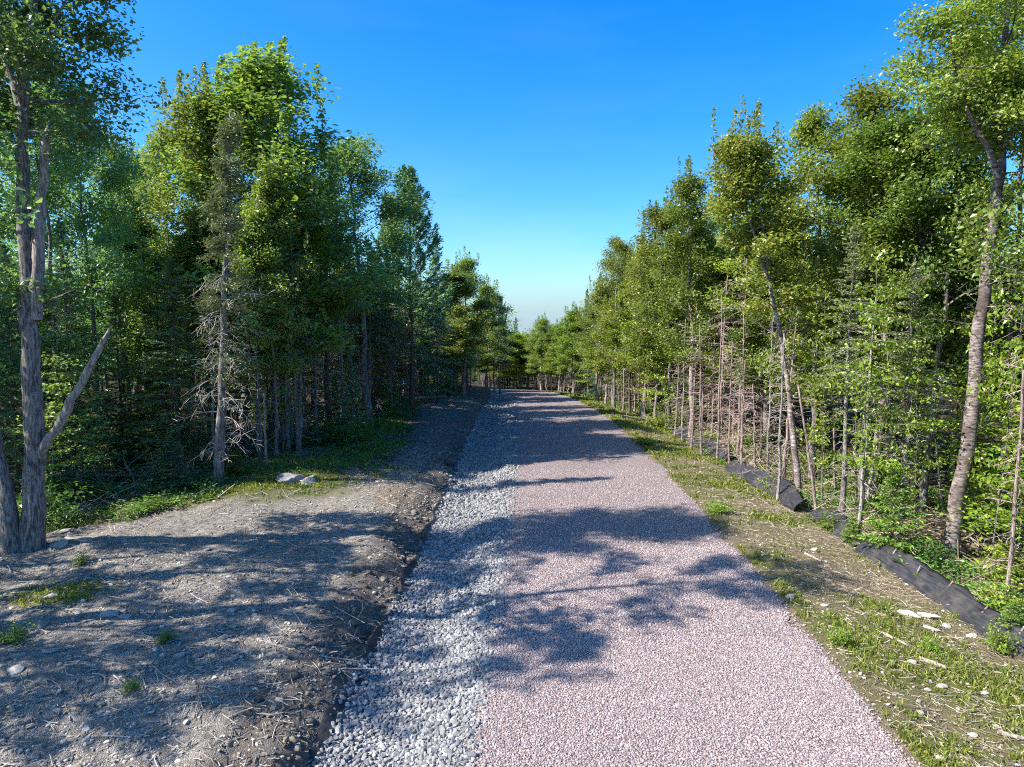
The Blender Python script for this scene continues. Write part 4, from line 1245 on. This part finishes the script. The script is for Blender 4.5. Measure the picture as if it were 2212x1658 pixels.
# --- bare poles
def pole(pts, r0, r1, label, m, d=None, name="dead_pole", nb=0, cat="dead tree"):
    e, o = custom(name, label, cat, pts[0][0], pts[0][1], None)
    w = Geo()
    tr = stem_path(pts, o[1], o, 10, rng, 0, .008)
    tr[0][2] -= .1
    w.tube(tr, np.linspace(r0, r1, 10), 8, .5, .15, rng)
    if nb:
        dead_branches(w, rng, tr, np.linspace(r0, r1, 10), .15, .98, nb, .6, -.3, (-15, 30), 3, .007)
    link("trunk", w.mesh("trunk", M[m]), e)
pole([(1764, 1102), (1752, 1020), (1738, 920), (1724, 832)], .055, .03, "pale bare pole leaning left above the silt fence", "bark_pink", nb=10)
pole([(409, 980), (413, 900), (417, 828)], .055, .045, "broken snag pole standing pale in the left brush", "log", nb=3)
pole([(1805, 1072), (1803, 980), (1800, 880)], .05, .03, "orange tinted bare pole between leaning pole and pale birch", "bark_pink", nb=6)
pole([(1775, 1062), (1778, 960), (1772, 860)], .04, .025, "thin dark bare pole right of the pale leaning one", "bark_brown", nb=8)
pole([(1850, 1100), (1848, 980), (1850, 860)], .045, .025, "thin dark pole just left of the full young fir", "bark_brown", nb=10)
pole([(1722, 1075), (1712, 980), (1702, 880)], .07, .04, "dark trunk hugging the foot of the leaning birch", "bark_brown", nb=12)
pole([(2040, 1110), (2030, 1040), (2022, 960)], .04, .025, "thin shaded pole left of the big aspen's foot", "dead", nb=8)
pole([(10, 900), (25, 820), (48, 740)], .05, .03, "dead pole leaning right behind the forked trunk", "dead", nb=5)
pole([(575, 1010), (572, 930), (570, 850)], .05, .035, "short grey broken trunk between the pair by the boulder", "dead", nb=14)

# --- thin trunks of the two woods' edges, many of a kind
rng = np.random.default_rng(77)
def clearance(x, y, r):
    return all((x - a) ** 2 + (y - b) ** 2 > r * r for a, b in spots)
def project(x, y, z):
    v = np.array([x, y, z - H_CAM])
    fw = v[1] * math.cos(PITCH) - v[2] * math.sin(PITCH); upv = v[1] * math.sin(PITCH) + v[2] * math.cos(PITCH)
    return 1106 + F * v[0] / fw, 829 - F * upv / fw
def where(side, y):
    if y < 24: return "beside the open clearing" if side == "left" else "beside the long silt fence"
    if y < 34: return "opposite the boulder" if side == "left" else "behind the reddish dead spruces"
    if y < 46: return "behind the clearing's far rim" if side == "left" else "behind the far silt fence"
    if y < 62: return "halfway to the bend"
    return "close to the bend"
def row(side, n, y0, y1, off0, off1, kinds, minr):
    made = 0
    for tries in range(n * 14):
        if made >= n: break
        y = y0 + (y1 - y0) * rng.random()
        off = off0 + (off1 - off0) * rng.random()
        x = float(left_edge(y)) - off if side == "left" else float(right_edge(y)) + off
        if not clearance(x, y, minr): continue
        z = tz(x, y)
        kn = kinds[rng.integers(len(kinds))]
        pr = P[kn][rng.integers(len(P[kn]))]
        R = pr["R"] * rng.uniform(.75, 1.15)
        px, py = project(x, y, z)
        hw = F * R / y
        cap = max(sky_at(p) for p in (px - hw * .8, px - hw * .4, px, px + hw * .4, px + hw * .8)) + 14
        hmax = at_depth(px, cap, y)[2] - z
        H = min(hmax, pr["H"] * rng.uniform(.75, 1.1))
        if side == "left" and y > 38 and off <= 2.5: H = min(H, rng.uniform(5, 8))
        if side == "left" and off > 2: H = min(H, rng.uniform(6.5, 10.5))
        if H < 3.2: continue
        made += 1
        spots.append((x, y))
        deep = "deep in" if off > 5 else "edging"
        nm, look, ca = {
            "maple": ("maple_tree", "leafy broad crowned tree", "tree"), "tall": ("maple_tree", "leafy broad crowned tree", "tree"), "slim": ("birch_tree", "slender leafy tree", "tree"), "aspen": ("aspen_tree", "small leaved aspen", "tree"),
            "fir": ("fir_tree", "dark bushy fir", "tree"), "spruce": ("spruce_tree", "dry twigged spruce", "tree"), "dead": ("dead_tree", "bare grey dead tree", "tree"),
            "deadpink": ("dead_tree", "bare reddish dead tree", "tree"), "sapling": ("sapling_tree", "leafy thin sapling", "sapling"), "pine": ("pine_tree", "dark pine", "tree")}[kn]
        label = f"{look} {deep} the {side} woods {where(side, y)}"
        o_ = None
        if side == "left":
            if kn in ("tall", "maple", "slim", "aspen"): o_ = ov("leaf_cool_lightened") if rng.random() < .6 else ov("leaf_left_lightened")
            if kn == "sapling": o_ = ov("leaf_left_lightened")
        else:
            if kn in ("maple", "slim"): o_ = ov(["leaf_mid", "leaf_olive", "leaf_bright"][rng.integers(3)])
            if kn == "spruce": o_ = ov("needle_olive")
        s = R / pr["R"]
        put(pr, (x, y, z), rng.random() * 6.28, (s, s, H / pr["H"]), nm, label, ca, label + "s", o_)
    print(side, kinds, made)
row("left", 34, 23, 74, -.3, 1.6, ["dead", "dead", "dead", "spruce"], .8)
row("left", 10, 26, 60, .3, 2.5, ["slim"], 1.1)
row("left", 16, 44, 76, -.2, 2.5, ["slim", "dead", "dead"], .7)
row("left", 44, 17, 78, 2, 11, ["tall", "slim", "slim", "fir", "spruce", "maple"], 1.35)
row("left", 26, 15, 90, 9, 20, ["maple", "maple", "fir"], 1.9)
row("left", 20, 17, 60, .5, 5, ["sapling", "fir"], 1.0)
row("right", 36, 24, 60, .2, 3.0, ["deadpink", "deadpink", "slim", "dead"], .7)
row("right", 22, 44, 80, .0, 3.0, ["slim", "slim", "deadpink"], .8)
row("right", 60, 13, 84, 2.2, 11, ["maple", "slim", "slim", "aspen", "spruce"], 1.35)
row("right", 26, 13, 92, 9, 20, ["maple", "maple", "fir"], 1.9)
row("right", 9, 14, 23, .5, 5.5, ["sapling"], 1.0)
row("right", 9, 38, 80, .5, 5.5, ["sapling"], 1.0)
row("left", 10, 60, 92, .5, 5.5, ["sapling"], 1.0)
for i in range(26):
    y = 20.5 + 34 * rng.random() ** 1.3
    x = float(left_edge(y)) - rng.uniform(-.6, 3.2)
    if not clearance(x, y, .8): continue
    pr = P["fir"][i % 2]; H = rng.uniform(1.2, 3.4)
    label = f"young green fir filling the left woods' edge {where('left', y)}"
    spots.append((x, y))
    put(pr, (x, y, tz(x, y)), i * 1.7, (.36 + .13 * H,) * 2 + (H / pr["H"],), "young_fir", label, "fir", label + "s", {"crown": M["needle_green" if i % 2 else "needle_dark"]})
# beyond the bend
for i in range(60):
    x = -30 + 46 * rng.random(); y = 90 + 26 * rng.random()
    if edges(y)[0] - 1.5 < x < edges(y)[2] + 2.5: continue
    kn = ("slim", "fir", "maple", "sapling")[i % 4]; pr = P[kn][i % 2]
    z = tz(x, y); px, py = project(x, y, z); hw = F * pr["R"] / y
    cap = max(sky_at(p) for p in (px - hw, px, px + hw)) + 6
    H = min(at_depth(px, cap, y)[2] - z, pr["H"], 5 if kn == "sapling" else 11)
    if H < 3: continue
    put(pr, (x, y, z), i, (1.1, 1.1, H / pr["H"]), {"slim": "birch_tree", "fir": "fir_tree", "maple": "maple_tree", "sapling": "sapling_tree"}[kn], ("dark fir" if kn == "fir" else "low sapling" if kn == "sapling" else "leafy tree") + " in the far woods that close the view beyond the bend", "sapling" if kn == "sapling" else "tree", ("firs" if kn == "fir" else "saplings" if kn == "sapling" else "trees") + " beyond the bend", None if kn in ("fir", "sapling") else ov(("leaf_bright", "leaf_mid")[i % 3 > 0]))
# trees left of the frame whose shadows fall across the clearing and the road
for i, (x, y, h, r) in enumerate(((-12.8, 8.2, 14.2, 2.0), (-10.3, 10.7, 16.5, 2.6), (-14.2, 11.6, 13.0, 2.0), (-14.6, 7.4, 10.2, 2.0), (-15.4, 9.6, 10.6, 2.2), (-17, 12.8, 12, 2.4))):
    pr = P["thin"][i % 2]
    put(pr, (x, y, tz(x, y)), i * 2.1, (r / pr["R"],) * 2 + (h / pr["H"],), "maple_tree", "leafy tree past the photo's left border whose shadow crosses the clearing", "tree", "trees past the photo's left border", COOL_LIGHTENED)

# shrubs and ferns
for side, n in (("left", 30), ("right", 34)):
    for i in range(n):
        y = 15 + 42 * rng.random() ** 1.4
        off = rng.uniform(-.4, 4)
        x = float(left_edge(y)) - off if side == "left" else float(right_edge(y)) + off
        fern = rng.random() < .45
        pr = P["fern" if fern else "shrub"][rng.integers(2)]
        s = rng.uniform(.7, 1.4)
        label = f"{'low ferny plant' if fern else 'leafy green bush'} under the {side} woods' edge {where(side, y)}"
        put(pr, (x, y, tz(x, y)), rng.random() * 6, (s, s, s * rng.uniform(.8, 1.2)), "fern" if fern else "bush", label, "plant", label + "s", None if side == "left" else {"foliage": M["leaf_bright" if rng.random() < .5 else "weed"]})
for i, (px, py, hpx, hw, lab) in enumerate((
    (35, 1385, 40, 45, "green weed clump at the photo's left border below the egg shaped stone"), (170, 1225, 28, 24, "yellow green weed clump just below the forked trunk's stones"), (357, 1392, 26, 26, "green weed beside pale stones in the clearing"),
    (278, 1500, 24, 24, "small green weed low in the clearing"), (1820, 1400, 45, 36, "bright weed clump at the road edge below the shaded stones"), (2010, 1415, 48, 26, "upright bright weed on the shoulder below the white slabs"),
    (2180, 1330, 95, 70, "bright leafy bush at the photo's right border behind the silt fence"), (2150, 1410, 60, 42, "leafy bush covering the low end of the long silt fence"), (1740, 1140, 36, 50, "bright weed clump between two silt fence lengths"),
    (1620, 1062, 40, 34, "bright weed clump behind the silt fence below the leaning pole"), (1500, 965, 40, 40, "bright weed clump before the reddish dead spruces"), (1440, 925, 45, 36, "bright weed clump at the far silt fence"),
    (1400, 962, 24, 26, "dark green grass tuft beside the road where shadows cross"), (1255, 850, 36, 34, "bright bush on the distant right shoulder before the bend"), (1550, 1110, 26, 40, "bright weed clump on the shoulder beside the road"),
    (700, 960, 60, 70, "dense green fern bed at the clearing's far rim"), (770, 960, 46, 50, "right end of the fern bed at the clearing's far rim"), (160, 1090, 50, 90, "wide dark weed bed right of the forked trunk"), (330, 1110, 34, 60, "bright weed clump at the upper rim of the clearing"),
    (2150, 1250, 90, 75, "leafy bush at the foot of the big aspen on its right"))):
    x, y, z = hit(px, py)
    if px in (1740, 1620, 1500, 1440): x += .75; z = tz(x, y)
    pr = P["shrub"][i % 3]
    put(pr, (x, y, z), i, (hw * y / F / pr["R"],) * 2 + (hpx * y / F / pr["H"],), "weed_clump" if hpx < 60 else "bush", lab, "plant", None, {"foliage": M["leaf_bright"] if px > 1200 else M["weed"]})

# ------------------------------------------------------------------ the woods behind, one mass each
def mass(name, side):
    rng = np.random.default_rng(5 if side == "left" else 6)
    lf, tk = Geo(), Geo()
    n = 900
    y = rng.uniform(6, 135, n); off = rng.uniform(18, 46, n)
    x = left_edge(y) - off if side == "left" else right_edge(y) + off
    if side == "far":
        x = rng.uniform(-90, 60, n); y = rng.uniform(118, 150, n)
    z = terrain(x, y)
    pts = []
    for i in range(n):
        px, py = project(x[i], y[i], z[i])
        H = min(at_depth(px, sky_at(px) + 12, y[i])[2] - z[i], 9.5 if side == 'left' else 14.5)
        if H < 3: continue
        if i % 3 == 0: tk.tube(np.array([[x[i], y[i], z[i] - .2], [x[i] + rng.normal() * .2, y[i], z[i] + H * .9]]), [.11, .03], 5, .5, cap=False)
        m_ = 80
        zz = z[i] + H * (.12 + .86 * rng.random(m_) ** .8)
        pts.append(np.stack([x[i] + rng.normal(size=m_) * 1.0, y[i] + rng.normal(size=m_) * 1.0, zz], 1))
    lf.leaves(np.concatenate(pts), rng, .42, .7, .5)
    o = link(name, lf.mesh(name, M["leaf_cool_lightened"], False))
    kind(o, "stuff")
    link("trunks", tk.mesh("trunks", M["bark_brown"]), o)["kind"] = "stuff"
mass("woods_behind_clearing", "left"); mass("woods_behind_fence", "right"); mass("woods_beyond_bend", "far")

# ------------------------------------------------------------------ light
EL, AZ = math.radians(44), math.radians(-104)         # sun: height, and bearing clockwise from +Y
to_sun = Vector((math.cos(EL) * math.sin(AZ), math.cos(EL) * math.cos(AZ), math.sin(EL)))
sun = bpy.data.lights.new("sun", "SUN")
sun.energy = 3.7; sun.angle = math.radians(.53); sun.color = (1.0, .945, .86)
so = bpy.data.objects.new("sun", sun); COL.objects.link(so)
so.rotation_euler = (-to_sun).to_track_quat("-Z", "Y").to_euler()
so.location = (-40, 10, 50)
world = bpy.data.worlds.new("World"); scene.world = world
world.use_nodes = True
nt = world.node_tree; nt.nodes.clear()
sk = nt.nodes.new("ShaderNodeTexSky"); sk.sky_type = "NISHITA"; sk.sun_disc = False
sk.sun_elevation = EL; sk.sun_rotation = AZ; sk.altitude = 200; sk.air_density = 1.0; sk.dust_density = 1.6; sk.ozone_density = 3.0
hs = nt.nodes.new("ShaderNodeHueSaturation"); hs.inputs["Saturation"].default_value = 1.48
bg = nt.nodes.new("ShaderNodeBackground"); bg.inputs[1].default_value = .092
ow = nt.nodes.new("ShaderNodeOutputWorld")
L(nt, sk.outputs[0], hs.inputs["Color"]); tc = nt.nodes.new("ShaderNodeTexCoord"); mp = nt.nodes.new("ShaderNodeMapping"); mp.inputs[3].default_value = (1, 1, 4.5)
L(nt, tc.outputs["Generated"], mp.inputs[0])
wisp = math_(nt, "MULTIPLY", ramp(nt, noise(nt, mp.outputs[0], 3.2, 6, .55), [(.46, (0, 0, 0)), (.78, (1, 1, 1))]), .32)      # thin high cloud
hz = nt.nodes.new("ShaderNodeSeparateXYZ"); L(nt, tc.outputs["Generated"], hz.inputs[0])
low = ramp(nt, hz.outputs[2], [(.0, (1, 1, 1)), (.22, (.12, .12, .12))])
wisp = math_(nt, "ADD", math_(nt, "MULTIPLY", wisp, low), ramp(nt, hz.outputs[2], [(.0, (.45, .45, .45)), (.09, (0, 0, 0))]), True)
L(nt, mixc(nt, 1.0, mixc(nt, wisp, hs.outputs[0], (4.6, 4.0, 3.9)), (.60, .87, 1.04), "MULTIPLY"), bg.inputs[0]); L(nt, bg.outputs[0], ow.inputs[0])

scene.view_settings.view_transform = "Standard"
scene.view_settings.look = "None"
scene.view_settings.exposure = 1.62
scene.view_settings.gamma = 1
scene.cycles.max_bounces = 8; scene.cycles.diffuse_bounces = 5; scene.cycles.glossy_bounces = 2; scene.cycles.transmission_bounces = 4; scene.cycles.transparent_max_bounces = 8
scene.cycles.filter_width = 1.1
scene.cycles.use_denoising = False
scene.cycles.use_adaptive_sampling = True; scene.cycles.adaptive_threshold = .02
for k, v in USED.items():
    if len(v) > 1 and len(set(v)) > 1 or (len(v) > 1 and v[0] is None): print("DUP", k)
